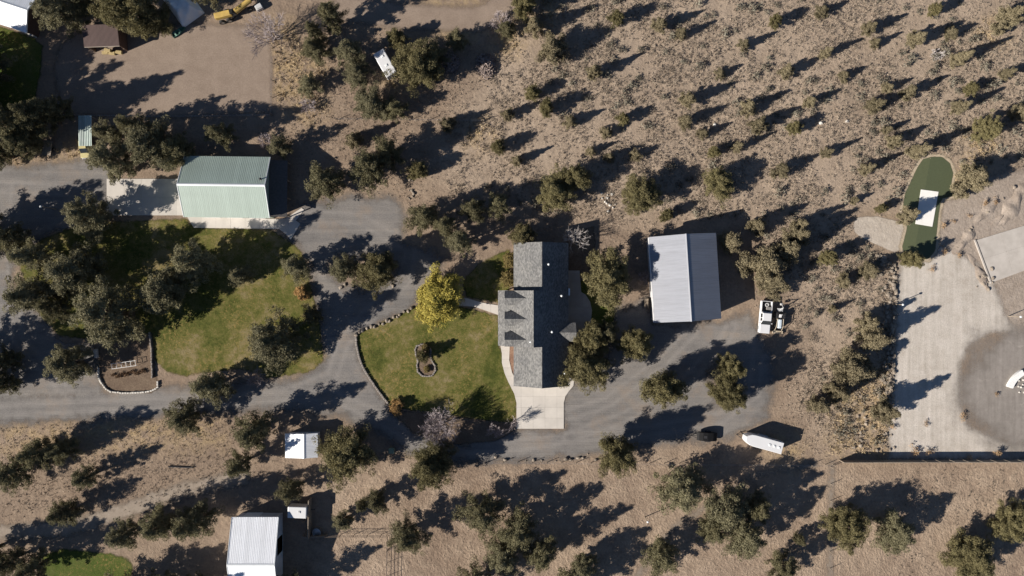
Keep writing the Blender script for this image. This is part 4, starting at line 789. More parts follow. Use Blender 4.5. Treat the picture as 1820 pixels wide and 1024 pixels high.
scatter('dry_grass', 'thin dry grass on the bare soil', 'grass', A_MID, 40000, (-91, -42, 60, 48), M_BUNCH, .25, .16, 7, .18, cut=[A_GRAVEL, A_ARENA])
scatter('paddock_stubble', 'sparse stubble over the trodden corral soil', 'grass', A_CORRAL, 2500, (-45, -60, 100, -30), M_BUNCH, .12, .12, 5, .12)
M_DRYSH = foliage('dried_shrub', (0.20, 0.13, 0.075), (0.30, 0.20, 0.115), (0.36, 0.25, 0.15), .4)
DRY = [tuft(300 + i, 10, .22, .6, .6, M_DRYSH, 'dried_shrub%d' % i) for i in range(3)]
for i, (px, py, s) in enumerate([(1674, 402, 1.0), (1694, 395, .6), (1722, 383, .6), (1748, 362, .9), (1675, 448, 1.0), (1656, 478, .9), (1702, 455, .9), (1766, 360, .8), (1645, 752, .8), (1585, 757, .9), (1622, 803, 1.3), (1650, 803, 1.1), (1770, 806, 1.4), (1722, 812, 1.0), (1708, 740, 1.0), (1770, 700, .7)]):
    o = inst('dried_shrub', DRY[i % 3], None, (*G(px, py), 0), random.uniform(0, 6), (s, s, s)); tag(o, 'small round brown dried shrub on the pale graded ground', 'shrub', 'dried shrubs on the pale yard')
# ------------------------------------------------------------------ stones
M_STONE = simple('field_stone', (0.27, 0.225, 0.18), (0.18, 0.15, 0.12), 2.5, 0.9, bmp=0.02, vary=0.5)
M_WSTONE = simple('white_stone', (0.58, 0.55, 0.50), (0.46, 0.43, 0.39), 3, 0.85, bmp=0.02, vary=0.25)
M_GSTONE = simple('grey_kerb_block', (0.25, 0.222, 0.20), (0.19, 0.17, 0.155), 3, 0.9, bmp=0.01, vary=0.25)
def rock_mesh(seed, mat, sub=2, flat=.7):
    r = random.Random(seed); bm = bmesh.new(); bmesh.ops.create_icosphere(bm, subdivisions=sub, radius=.5)
    ax = [(Vector((r.gauss(0, 1), r.gauss(0, 1), r.gauss(0, 1))).normalized(), r.uniform(.30, .46)) for _ in range(9)]
    for v in bm.verts:
        for d, k in ax:
            e = v.co.dot(d)
            if e > k: v.co -= d * (e - k) * .9
        v.co *= r.uniform(.95, 1.05); v.co.z *= flat
    me = bpy.data.meshes.new('stone'); bm.to_mesh(me); bm.free(); me.materials.append(mat); return me
ROCK = [rock_mesh(i, M_STONE) for i in range(6)]; WROCK = [rock_mesh(20 + i, M_WSTONE, 1, .8) for i in range(4)]
def along(pts, step):
    P_ = [Vector(G(*p)) for p in pts]; out = []; acc = 0.0
    for a, b in zip(P_, P_[1:]):
        l = (b - a).length; d = (b - a) / l
        while acc < l: out.append((a + d * acc, math.atan2(d.y, d.x))); acc += step
        acc -= l
    return out
def stone(par, x, y, s, meshes=ROCK, name='stone', zf=.25):
    k = random.randrange(len(meshes)); sc = s * random.uniform(.8, 1.2)
    return inst(name, meshes[k], par, (x, y, sc * zf), random.uniform(0, 6.28), (sc * random.uniform(.85, 1.25), sc, sc * random.uniform(.7, 1.1)), random.uniform(-.2, .2), random.uniform(-.2, .2))
for p, a in along([(633, 592), (662, 580), (690, 571), (712, 557), (735, 547)], .72):
    tag(stone(None, p.x + random.gauss(0, .12), p.y + random.gauss(0, .12), random.uniform(.45, .85), name='boulder'), 'rough boulder in the row along the top edge of the front lawn', 'boulder', 'boulders lining the front lawn')
for p, a in along([(868, 815), (905, 816), (950, 817), (1000, 816), (1060, 816), (1090, 815)], 1.05):
    if random.random() < .75: tag(stone(None, p.x + random.gauss(0, .25), p.y + random.gauss(0, .35), random.uniform(.3, .75), name='boulder'), 'small boulder beside the drive above the corral', 'boulder', 'boulders between drive and corral')
for i in range(14): 
    p = G(random.uniform(600, 705), random.uniform(498, 512)); tag(stone(None, *p, random.uniform(.35, .8), name='boulder'), 'boulder at the rim of the planted gravel island', 'boulder', 'boulders round the planted gravel island')
for i in range(12):
    p = G(random.gauss(732, 3), random.uniform(315, 372)); tag(stone(None, *p, random.uniform(.3, .6), name='boulder'), 'field stone in the rough line past the green barn gravel', 'boulder', 'field stones at the gravel end')
for p, a in along([(1735, 398), (1755, 380), (1775, 360), (1795, 342), (1815, 328)], 2.2):
    tag(stone(None, p.x + random.gauss(0, .5), p.y + random.gauss(0, .5), random.uniform(.4, .9), name='boulder'), 'boulder on the graded bank above the concrete pad', 'boulder', 'boulders above the concrete pad')
for p, a in along([(1700, 442), (1712, 430), (1722, 418), (1728, 405), (1728, 392)], 1.6):
    tag(stone(None, p.x + random.gauss(0, .2), p.y + random.gauss(0, .2), random.uniform(.3, .7), name='boulder'), 'boulder in the washed out gully beside the concrete pad', 'boulder', 'boulders in the gully')
for i in range(16):
    p = G(random.uniform(1735, 1765), random.uniform(475, 515)); tag(stone(None, *p, random.uniform(.3, .7), name='boulder'), 'loose rock in the disturbed soil below the concrete pad', 'boulder', 'rocks below the concrete pad')
rw = thing('rock_wall', 'loose stacked tan rock wall between scrub slope and pale yard', 'rock wall', (*G(1588, 600), 0))
ox, oy = G(1588, 600)
for p, a in along([(1565, 455), (1580, 462), (1591, 480), (1592, 540), (1588, 600), (1586, 660), (1584, 715)], .52):
    for j in range(5 if p.y < -2 else 4):
        d = abs(random.gauss(0, 1.1)); stone(rw, p.x - ox - d + .2, p.y - oy + random.gauss(0, .3), random.uniform(.35, .85))
for i in range(70):
    p = G(random.uniform(1495, 1590), random.uniform(700, 805)); tag(stone(None, *p, random.uniform(.3, .65), name='boulder'), 'tan boulder in the golden grass at the foot of the rock wall', 'boulder', 'boulders in the golden grass')
def edging(name, label, pts, step, mat, size, meshes=None):
    c = G(*pts[0]); t = thing(name, label, 'edging', (*c, 0)); me = MB().rbox((0, 0, size[2] / 2), size, min(size) * .18, 1).mesh('block', mat)
    for p, a in along(pts, step): inst('block', me, t, (p.x - c[0] + random.gauss(0, .02), p.y - c[1] + random.gauss(0, .02), random.uniform(-.02, .02)), a + random.gauss(0, .06), (random.uniform(.9, 1.1),) * 3)
    return t
edging('kerb_edging', 'curved grey block kerb holding the front lawn above the drive', [(633, 596), (634, 612), (638, 632), (645, 652), (656, 670), (668, 688), (680, 704), (691, 718)], .42, M_GSTONE, (.40, .34, .34))
edging('bed_edging', 'grey block ring round the island bed on the front lawn', [(738, 622), (741, 615), (748, 612), (757, 612), (763, 616), (766, 624), (765, 634), (768, 642), (773, 650), (774, 658), (769, 667), (760, 669), (750, 668), (743, 661), (741, 650), (743, 642), (740, 634), (738, 622)], .40, M_GSTONE, (.37, .28, .25))
sheet('bed_soil', [('poly', [(738, 622), (741, 615), (748, 612), (757, 612), (763, 616), (766, 624), (765, 634), (768, 642), (773, 650), (774, 658), (769, 667), (760, 669), (750, 668), (743, 661), (741, 650), (743, 642), (740, 634)])], 0.055, M_BED, margin=.1, res=.2)
edging('garden_edging', 'white stone edging around the garden bed by the drive', [(176, 655), (176, 668), (181, 680), (188, 690), (198, 696), (215, 698), (235, 698), (258, 697), (272, 694), (281, 688), (281, 677)], .45, M_WSTONE, (.42, .3, .32))
edging('garden_wall', 'thin pale stone wall between the garden bed and the west lawn', [(267, 592), (269, 605), (271, 622), (271, 640), (272, 660), (272, 672)], .46, M_GSTONE, (.44, .26, .45))
# garden arbour frame, low plants
t = thing('garden_trellis', 'white metal ladder shaped trellis standing in the garden bed', 'trellis', (*G(222, 648, .5), 0), R(8))
for y in (-.45, .45):
    MB().box((0, y, .9), (4.4, .06, .06)).build('rail', M_WHITE, t)
    for x in (-2.1, 0, 2.1): MB().box((x, y, .45), (.05, .05, .88)).build('post', M_WHITE, t)
for i in range(6): MB().box((-2.1 + i * .84, 0, .91), (.05, .96, .05)).build('rung', M_WHITE, t)
M_RED = foliage('russet_plants', (0.10, 0.06, 0.035), (0.16, 0.095, 0.055), (0.2, 0.13, 0.07), 0)
RUS = [tuft(400 + i, 9, .2, .4, .4, M_RED, 'russet%d' % i) for i in range(2)]
for i in range(12): tag(inst('garden_plant', RUS[i % 2], None, (*G(203 + i * 5, 668 - i * .8 + random.uniform(-2, 2)), 0), i, (.9,) * 3), 'russet dry plant in the row inside the garden bed', 'plant', 'row of russet garden plants')
M_GREENST = simple('gate_post', (.5, .5, .5), None, 2, .7)
tag(MB().rbox((0, 0, .35), (.5, 1.6, .7), .08).box((0, .2, .8), (.3, .5, .25)).build('garden_bench', M_GREENST, None, loc=(*G(173, 628), 0), rz=.1), 'small pale bench at the garden bed corner under the big pine', 'bench')
tag(stone(None, *G(158, 664), .8, name='boulder', meshes=WROCK), 'single pale boulder beside the drive and garden bed', 'boulder')

# ------------------------------------------------------------------ vehicles
M_CARW = simple('white_car_paint', (.64, .64, .65), (.60, .60, .61), .5, .3, spec=.5); M_CREAM = simple('faded_cream_paint', (.52, .45, .22), (.44, .38, .19), 1.2, .5)
M_LAMP = simple('lamp_lens', (.75, .75, .72), None, 1, .2); M_TAIL = simple('tail_lens', (.35, .02, .02), None, 1, .3)
M_RIM = simple('alloy', (.5, .5, .5), None, 1, .35, .8)
def wheel(t, x, y, r, w):
    o = MB().ring((0, 0, 0), r, r * .58, w, 'y', 18).build('wheel', M_BLACK, t, loc=(x, y, r))
    MB().tube((0, -w * .42, 0), (0, w * .42, 0), r * .6, n=14).build('rim', M_RIM, o)
def pickup(name, label, loc, rz, paint, L_=5.7, W_=1.95, load=True):
    """nose along +x"""
    t = thing(name, label, 'pickup', loc, rz); w = W_ / 2; x0 = -L_ / 2; x1 = L_ / 2
    xc0, xc1 = x0 + 2.0, x0 + 4.05
    b = MB(); b.tbox(xc0 - .05, x1 - .1, -w, w, .42, 1.02, 0, .06, .05, .05)                 # lower body below cab and hood
    b.rbox((x1 - .85, 0, 1.03), (1.62, W_ - .14, .22), .09, 2)                                # hood
    b.tbox(x0, xc0 - .05, -w, -w + .13, .45, 1.2, 0, 0, .02, .0); b.tbox(x0, xc0 - .05, w - .13, w, .45, 1.2, 0, 0, 0, .02)
    b.box((x0 + 1.0, 0, .56), (1.95, W_ - .2, .12)); b.box((xc0 - .07, 0, .82), (.08, W_ - .2, .72))
    b.build('body', paint, t)
    MB().box((x0 + .04, 0, .85), (.08, W_ - .28, .66)).build('tailgate', paint, t)
    MB().box((x0 + 1.0, 0, .64), (1.8, W_ - .32, .03)).build('bed_liner', M_DARK, t)
    cab = MB().tbox(xc0 - .02, xc1 + .12, -w + .06, w - .06, 1.0, 1.74, .12, .74, .16, .16).build('cab', paint, t)
    ro = MB().rbox(((xc0 + xc1) / 2 - .24, 0, 1.77), (xc1 - xc0 - .72, W_ - .5, .08), .035).build('roof', paint, cab)
    a = (w - .06, w - .22)
    MB().add([(xc1 + .13, -w + .14, 1.05), (xc1 + .13, w - .14, 1.05), (xc1 - .59, w - .26, 1.72), (xc1 - .59, -w + .26, 1.72), (xc1 + .17, -w + .14, 1.06), (xc1 + .17, w - .14, 1.06), (xc1 - .53, w - .26, 1.76), (xc1 - .53, -w + .26, 1.76)],
             [(0, 1, 2, 3), (7, 6, 5, 4), (0, 4, 5, 1), (1, 5, 6, 2), (2, 6, 7, 3), (3, 7, 4, 0)]).build('windshield', M_DGLASS, cab)
    for s in (-1, 1):
        for xa, xb in ((xc0 + .22, xc0 + .95), (xc0 + 1.03, xc0 + 1.55)):
            MB().add([(xa, s * (w - .075), 1.1), (xb, s * (w - .075), 1.1), (xb - .05, s * (w - .18), 1.62), (xa + .02, s * (w - .18), 1.62), (xa, s * (w - .045), 1.11), (xb, s * (w - .045), 1.11), (xb - .05, s * (w - .15), 1.63), (xa + .02, s * (w - .15), 1.63)],
                     [(0, 1, 2, 3), (7, 6, 5, 4), (0, 4, 5, 1), (1, 5, 6, 2), (2, 6, 7, 3), (3, 7, 4, 0)]).build('side_window', M_DGLASS, cab)
        MB().rbox((xc1 - .15, s * (w + .12), 1.15), (.14, .24, .18), .03).build('mirror', paint, t)
        MB().box((x1 - .09, s * (w - .26), .85), (.08, .34, .18)).build('headlight', M_LAMP, t); MB().box((x0 - .01, s * (w - .09), .9), (.04, .12, .3)).build('taillight', M_TAIL, t)
        for x in (x0 + 1.05, x1 - .95): wheel(t, x, s * (w - .14), .38, .26)
    MB().rbox((x1 - .03, 0, .55), (.14, W_ - .06, .22), .04).build('bumper', M_RIM, t); MB().rbox((x0 - .06, 0, .52), (.12, W_ - .2, .18), .03).build('bumper', M_RIM, t)
    return t
x, y = G(1360.5, 564, .9); pk_rz = R(-90 - 5); pk = pickup('pickup_truck', 'white pickup truck parked on dirt with gear in its bed', (x, y, 0), pk_rz, M_CARW)
c_, s_ = math.cos(pk_rz), math.sin(pk_rz)
def onbed(dx, dy): return (x + dx * c_ - dy * s_, y + dx * s_ + dy * c_)
tag(MB().ring((0, 0, .13), .34, .2, .24, 'z', 18).build('spare_tyre', M_GREENST, None, loc=(*onbed(-2.2, .1), .66)), 'grey spare tyre lying in the white pickup bed', 'tyre')
tag(MB().rbox((0, 0, .25), (.5, .7, .5), .05).box((0, 0, .53), (.54, .74, .06)).build('tool_crate', simple('grey_crate', (.22, .21, .2), None, 3, .7), None, loc=(*onbed(-1.6, .4), .66), rz=pk_rz), 'grey crate standing in the white pickup bed', 'crate')
x, y = G(151, 262, .9); pickup('pickup_truck', 'old cream yellow truck nosing out of the corrugated carport', (x, y + .6, 0), R(-86), M_CREAM, 5.0, 1.75)
# compact tractor with loader and backhoe, nose along -y after turning
def tractor(loc, rz):
    t = thing('loader_tractor', 'small pale blue tractor with front loader beside the white pickup', 'tractor', loc, rz)
    M_PB = simple('pale_blue_paint', (.55, .62, .68), (.48, .55, .62), 1, .4); M_TAN = simple('tan_loader_paint', (.42, .36, .28), (.32, .27, .21), 2, .6)
    MB().rbox((.75, 0, 1.05), (1.6, .62, .55), .14, 3).build('hood', M_PB, t); MB().box((0, 0, .62), (2.6, .4, .35)).build('chassis', M_DARK, t)
    for s in (-1, 1):
        wheel(t, -.75, s * .62, .55, .34); wheel(t, 1.15, s * .55, .33, .22)
        MB().yprism([(-1.3, 1.12), (-1.05, 1.28), (-.45, 1.28), (-.15, 1.1), (-.2, 1.05), (-.5, 1.2), (-1.0, 1.2), (-1.25, 1.06)], s * .62 - .2, s * .62 + .2).build('fender', M_DARK, t)
        a = MB(); a.tube((-.05, s * .52, 1.35), (1.3, s * .58, 1.2), .06, n=6); a.tube((1.3, s * .58, 1.2), (2.1, s * .6, .35), .055, n=6); a.tube((-.05, s * .52, .6), (-.05, s * .52, 1.38), .06, n=6); a.build('loader_arm', M_TAN, t)
        MB().tube((-1.15, s * .5, 1.0), (-1.15, s * .5, 2.1), .04, n=6).build('roll_bar', M_DARK, t)
    MB().tube((-1.15, -.5, 2.1), (-1.15, .5, 2.1), .04, n=6).build('roll_bar', M_DARK, t)
    MB().xprism([(-.85, .1), (.85, .1), (.85, .14), (-.85, .14)], 2.0, 2.55).add([(2.0, -.85, .1), (2.0, .85, .1), (2.02, .85, .62), (2.02, -.85, .62), (2.06, -.85, .1), (2.06, .85, .1), (2.08, .85, .62), (2.08, -.85, .62)], [(0, 1, 2, 3), (7, 6, 5, 4), (0, 4, 5, 1), (1, 5, 6, 2), (2, 6, 7, 3), (3, 7, 4, 0)]).box((2.28, .85, .3), (.5, .03, .38)).box((2.28, -.85, .3), (.5, .03, .38)).build('bucket', M_TAN, t)
    MB().rbox((-.6, 0, 1.15), (.5, .48, .14), .05).rbox((-.86, 0, 1.4), (.12, .48, .42), .05).build('seat', M_CARW, t)
    MB().tube((-.05, 0, 1.2), (-.2, 0, 1.5), .025, n=5).ring((-.2, 0, 1.5), .2, .17, .03, 'x', 14).build('steering_wheel', M_BLACK, t)
    MB().tube((1.15, .15, 1.3), (1.15, .15, 1.85), .035, n=6).build('exhaust', M_DARK, t)
    MB().box((-1.7, 0, .8), (.5, .9, .3)).tube((-1.8, 0, .9), (-2.1, .1, 2.0), .09, n=6).tube((-2.1, .1, 2.0), (-2.7, .2, 1.0), .07, n=6).rbox((-2.7, .2, .8), (.35, .45, .35), .05).build('backhoe', M_GREENST, t)
    return t
tractor((*G(1386, 568, 1), 0), R(-90 - 4))
# horse trailer
def horse_trailer(loc, rz):
    t = thing('horse_trailer', 'long white trailer with a rounded nose parked below the gravel yard', 'trailer', loc, rz)
    L_, W_, H0, H1 = 6.6, 2.05, .55, 2.45; n = []
    nose = [(L_ / 2 - 1.5, W_ / 2), (L_ / 2 - .9, W_ / 2 * .93), (L_ / 2 - .35, W_ / 2 * .66), (L_ / 2, .35)]
    outl = [(-L_ / 2, -W_ / 2)] + [(a, -b) for a, b in nose] + [(a, b) for a, b in nose[::-1]] + [(-L_ / 2, W_ / 2)]
    MB().prism(outl, H0, H1).build('body', M_CARW, t)
    ins = [(a * .985, b * .93) for a, b in outl]; k = len(outl)
    MB().add([(a, b, H1 + .002) for a, b in outl] + [(a, b, H1 + .09) for a, b in ins], [tuple(range(k, 2 * k))] + [(i, (i + 1) % k, k + (i + 1) % k, k + i) for i in range(k)]).build('roof', M_CARW, t)
    for xx in (-.9, -1.75, -2.6): MB().rbox((xx, 0, H1 + .14), (.36, .36, .1), .03).build('roof_vent', M_TRIM, t)
    for s in (-1, 1):
        for xx in (-.55, .35): wheel(t, xx, s * .92, .36, .22)
        MB().yprism([(-1.05, .62), (-.95, .85), (.75, .85), (.85, .62), (.78, .62), (.68, .79), (-.88, .79), (-.98, .62)], s * 1.03, s * 1.25).build('fender', M_RIM, t)
        for xx in (-2.4, -1.4): MB().box((xx, s * (W_ / 2 + .012), 1.9), (.6, .02, .4)).build('window', M_DGLASS, t)
    MB().box((-L_ / 2 - .015, 0, 1.45), (.03, 1.8, 1.7)).build('rear_door', M_TRIM, t)
    MB().tube((L_ / 2 - .3, .5, .5), (L_ / 2 + 1.1, 0, .5), .05, n=6).tube((L_ / 2 - .3, -.5, .5), (L_ / 2 + 1.1, 0, .5), .05, n=6).tube((L_ / 2 + .9, 0, .02), (L_ / 2 + .9, 0, .9), .04, n=6).build('tongue', M_DARK, t)
    return t
horse_trailer((*G(1358, 788, 2.3), 0), R(180 - 15.5))
# small black teardrop trailer
t = thing('teardrop_trailer', 'small black rounded trailer with a long tongue on the gravel', 'trailer', (*G(1257, 776, .8), 0), R(180 - 3)); t.scale = (1.22, 1.05, 1.0)
prof = [(-1.5, .45), (1.4, .45), (1.48, .8), (1.25, 1.15), (.7, 1.36), (0, 1.38), (-.8, 1.2), (-1.35, .8)]
MB().yprism(prof, -.68, .68).build('body', simple('black_gloss', (.012, .012, .013), None, 1, .6, spec=.15), t)
for s in (-1, 1):
    wheel(t, -.1, s * .8, .31, .2); MB().box((.3, s * .69, .95), (.7, .02, .55)).build('door', M_DARK, t); MB().rbox((-.1, s * .82, .68), (.9, .24, .06), .02).build('fender', M_DARK, t)
    MB().box((-1.46, s * .5, .6), (.04, .14, .1)).build('taillight', M_TAIL, t)
MB().box((.35, 0, 1.40), (.45, .45, .06)).build('roof_vent', M_DARK, t); MB().tube((1.3, 0, .42), (3.1, 0, .42), .05, n=6).tube((1.3, .45, .42), (2.3, 0, .42), .04, n=6).tube((1.3, -.45, .42), (2.3, 0, .42), .04, n=6).tube((2.95, 0, .02), (2.95, 0, .75), .04, n=6).build('tongue', M_DARK, t)
# white camper in the brush
t = thing('camper_trailer', 'old white camper trailer half hidden among junipers and pines', 'camper', (*G(684, 112, 2.2), 0), R(-60))
MB().rbox((0, 0, 1.35), (4.7, 2.1, 1.8), .16, 3).build('body', M_CARW, t)
for s in (-1, 1):
    wheel(t, -.3, s * .9, .34, .2)
    for xx in (-1.5, 1.3): MB().box((xx, s * 1.056, 1.6), (.8, .02, .5)).build('window', M_DGLASS, t)
MB().box((.4, -1.056, 1.25), (.6, .02, 1.4)).build('door', M_TRIM, t); MB().rbox((.5, 0, 2.3), (.4, .4, .12), .03).build('roof_vent', M_TRIM, t); MB().rbox((-1.2, .2, 2.3), (.4, .4, .12), .03).build('roof_vent', M_TRIM, t)
MB().tube((2.2, .5, .5), (3.4, 0, .5), .05, n=6).tube((2.2, -.5, .5), (3.4, 0, .5), .05, n=6).tube((3.2, 0, .02), (3.2, 0, .7), .04, n=6).build('tongue', M_DARK, t)
# white box trailer by the white barn
t = thing('cargo_trailer', 'short white box trailer in the shade beside the white barn', 'trailer', (*G(528, 911, 2.4), 0), R(-2))
MB().rbox((0, 0, 1.5), (3.3, 2.0, 2.0), .14, 3).build('body', M_CARW, t)
for s in (-1, 1): wheel(t, -.2, s * .92, .33, .2)
MB().box((-1.66, 0, 1.25), (.02, 1.6, 1.2)).build('rear_door', M_TRIM, t); MB().rbox((.4, .1, 2.54), (.36, .36, .1), .03).build('roof_vent', M_GREENST, t); MB().tube((1.5, 0, .5), (2.6, 0, .5), .05, n=6).tube((2.45, 0, .02), (2.45, 0, .7), .04, n=6).build('tongue', M_DARK, t)
# small flatbed trailer
t = thing('flatbed_trailer', 'small grey planked flatbed trailer under dark pines', 'trailer', (*G(84, 263, .7), 0), R(82))
for i in range(6): MB().box((0, -.65 + i * .26, .72), (2.6, .24, .05)).build('plank', M_WOOD, t)
MB().box((0, 0, .62), (2.6, 1.5, .1)).build('frame', M_DARK, t)
for s in (-1, 1): wheel(t, -.1, s * .88, .32, .2)
MB().tube((-1.3, 0, .6), (-2.3, 0, .6), .04, n=6).tube((-2.2, 0, .02), (-2.2, 0, .65), .04, n=6).build('tongue', M_DARK, t)
# old yellow grader
M_YELP = simple('worn_yellow_paint', (.52, .36, .10), (.40, .27, .085), 1.5, .55)
t = thing('road_grader', 'old yellow road grader with its two halves at an angle', 'grader', (*G(414, 24, 1), 0), R(14))
MB().rbox((-1.6, 0, 1.35), (3.0, 1.0, .9), .1).build('engine_hood', M_YELP, t); MB().box((-1.5, 0, .75), (3.4, .5, .35)).build('frame', M_DARK, t)
for xx in (-2.3, -1.0):
    for s in (-1, 1): wheel(t, xx, s * .85, .55, .35)
for i in range(3): MB().box((-.3 + i * .22, 0, 1.83), (.1, .9, .08)).build('grille_bar', M_DARK, t)
bo = MB(); d = Vector((math.cos(R(24)), math.sin(R(24)), 0)); p0 = Vector((.6, -.05, 1.5)); p1 = p0 + d * 3.4
bo.tube(p0 + Vector((0, 0, .0)), p1, .52, .46, n=14).build('front_beam', M_YELP, t, smooth=False)
for s in (-1, 1): wheel(t, 3.0, s * .8 + 1.1, .45, .3)
MB().box((.7, .1, .35), (.12, 3.0, .5), R(-60)).build('blade', M_DARK, t); MB().tbox(-.1, .7, -.5, .5, 1.0, 1.6, .1, .1, .1, .1).tube((.2, -.3, 1.5), (.5, -.5, 2.0), .05, n=5).build('control_stand', M_DARK, t)
tag(MB().rbox((0, 0, .4), (1.2, 1.0, .8), .08).box((.1, 0, .86), (.9, .7, .1)).build('scrap_crate', M_GREENST, None, loc=(*G(462, 15), 0), rz=.5), 'pale scrap crate beside the old yellow grader', 'crate')
# small green boat
t = thing('row_boat', 'small green boat lying on the dirt arena', 'boat', (*G(319, 57.5), 0), R(35))
M_BG = simple('green_hull', (.065, .16, .12), (.05, .12, .095), 2, .5)
st = [(-1.35, .42, .36), (-.8, .46, .38), (0, .47, .40), (.7, .38, .42), (1.15, .20, .46), (1.38, .02, .5)]; v_ = []; f_ = []
for x_, w_, z_ in st: v_ += [(x_, -w_, z_), (x_, -w_ * .75, .03), (x_, w_ * .75, .03), (x_, w_, z_), (x_, w_ * .86, z_), (x_, w_ * .62, .10), (x_, -w_ * .62, .10), (x_, -w_ * .86, z_)]
for i in range(len(st) - 1):
    for k in range(8): f_.append((8 * i + k, 8 * i + (k + 1) % 8, 8 * i + 8 + (k + 1) % 8, 8 * i + 8 + k))
f_ += [(0, 1, 6, 7), (1, 2, 5, 6), (2, 3, 4, 5), (40, 41, 46, 47), (41, 42, 45, 46), (42, 43, 44, 45)]
MB().add(v_, f_).add([(-1.36, -.42, .02), (-1.36, .42, .02), (-1.36, .42, .38), (-1.36, -.42, .38), (-1.31, -.42, .02), (-1.31, .42, .02), (-1.31, .42, .38), (-1.31, -.42, .38)], [(0, 1, 2, 3), (7, 6, 5, 4), (0, 4, 5, 1), (1, 5, 6, 2), (2, 6, 7, 3), (3, 7, 4, 0)]).build('hull', M_BG, t)
for xx in (-.75, .25): MB().box((xx, 0, .3), (.25, .78, .04)).build('thwart', simple('boat_seat', (.2, .34, .28), None, 2, .6), t)
# white tarp over a heap
gx = np.linspace(-2.3, 2.3, 28); gy = np.linspace(-3.4, 3.4, 40); v_ = []; f_ = []
for j, yy in enumerate(gy):
    for i, xx in enumerate(gx):
        e = max(abs(xx) / 2.3, abs(yy) / 3.4); z_ = 2.0 * (1 - max(0, e - .55) / .45) ** .6 if e < 1 else 0.0
        v_.append((xx, yy, max(.03, z_ + .16 * math.sin(xx * 3.1 + yy * 1.3) + .12 * math.sin(yy * 4.2 - xx * 2) if e < .98 else .03)))
for j in range(39):
    for i in range(27): f_.append((j * 28 + i, j * 28 + i + 1, j * 28 + 29 + i, j * 28 + 28 + i))
tag(MB().add(v_, f_).build('tarp_cover', M_WHITE, None, loc=(*G(318, 3, 1.5), 0), rz=R(36), smooth=True), 'white tarp draped over a heap in tree shade', 'tarp')
# split wood heaps
M_LOG = simple('split_wood', (.25, .20, .18), (.15, .12, .105), 4, .9, vary=.7)
LOGM = [MB().tube((-.28, 0, 0), (.28, 0, 0), .11, .10, n=5).mesh('log', M_LOG), MB().tube((-.38, 0, 0), (.38, 0, 0), .09, .085, n=6).mesh('log', M_LOG)]
for (px, py, ra, rb, lab) in ((864, 118, 1.7, 2.3, 'big heap of split wood in the open at the scrub edge'), (800, 112, 1.6, 2.0, 'heap of split wood in the shade of dark junipers')):
    t = thing('wood_heap', lab, 'wood pile', (*G(px, py), 0), R(15))
    for i in range(230):
        a = random.uniform(0, 6.283); q = math.sqrt(random.random()); h = max(0, 1.15 * (1 - q ** 1.6)); xx, yy = ra * q * math.cos(a), rb * q * math.sin(a)
        inst('log', LOGM[i % 2], t, (xx, yy, .1 + h * random.uniform(.75, 1)), random.uniform(0, 6.28), (1, 1, 1), 0, random.uniform(-.5, .5))
# turf mat, curved wall, utilities
m_ = [G(1637, 337, .1), G(1668, 341, .1), G(1657, 403, .1), G(1627, 398, .1)]
tag(MB().prism(m_, .03, .12).build('white_slab', simple('white_mat', (.78, .76, .73), (.70, .68, .65), .6, .7), None), 'long white slab lying on the green turf', 'slab')
cw = MB(); c0 = G(1842, 706, .4); n_ = 10
for i in range(n_):
    a0_, a1_ = R(118 + i * 4.2), R(118 + (i + 1) * 4.2 - .12); cw.prism([(c0[0] + r_ * math.cos(a), c0[1] + r_ * math.sin(a)) for r_, a in ((5.5, a0_), (5.5, a1_), (4.5, a1_), (4.5, a0_))], 0, .55)
tag(cw.build('curved_wall', M_WHITE, None), 'curved white wall at the edge of the asphalt lot', 'wall')
for i in range(7): tag(stone(None, *G(random.uniform(1803, 1825), random.uniform(672, 700)), .45, name='boulder', meshes=WROCK), 'pale stone inside the curved white wall', 'boulder', 'stones by the curved wall')
tag(MB().rbox((0, 0, .4), (.9, .85, .8), .05).box((0, 0, .82), (.96, .9, .05)).box((0, -.44, .4), (.7, .03, .55)).build('utility_box', simple('utility_green', (.22, .28, .20), None, 2, .6), None, loc=(*G(697, 800), 0)), 'green utility box on the bank below the drive', 'utility box')
def pole(px, py, h, label, ball=False):
    t = thing('pole', label, 'pole', (*G(px, py), 0)); MB().tube((0, 0, 0), (0, 0, h), .09, .06, n=8).build('shaft', M_WOOD, t)
    MB().rbox((0, 0, h), (.34, .34, .25), .1, 2).build('cap', M_TRIM, t)
pole(1146, 919, 2.6, 'short pole with a pale cap standing in the corral'); pole(1590, 541, 2.6, 'post with pale cap at the rock wall'); pole(1792, 562, 3.0, 'post at the edge of the pale yard'); pole(100, 372, 4.0, 'yard light pole by the west gravel yard')
tag(MB().tube((-2.2, 0, .14), (2.2, 0, .14), .12, n=8).tube((2.2, 0, .14), (2.26, 0, .14), .13, .1, n=8).build('fallen_pole', M_DARK, None, loc=(*G(322, 830), 0), rz=R(-2)), 'dark straight pole lying on the dry bank', 'pole')
tag(MB().ring((0, 0, .3), .75, .68, .6, 'z', 24).tube((0, 0, .02), (0, 0, .06), .7, n=24).build('water_trough', M_RIM, None, loc=(*G(563, 946, .3), 0)), 'round metal water trough behind the board fence', 'trough')
tag(MB().box((0, 0, .55), (1.6, .08, 1.1)).box((-.75, .3, .25), (.08, .6, .5)).box((.75, .3, .25), (.08, .6, .5)).box((0, .3, .52), (1.6, .6, .06)).build('wooden_bench', M_WOOD, None, loc=(*G(1150, 539), 0), rz=R(90)), 'wooden bench against the silver barn wall', 'bench')
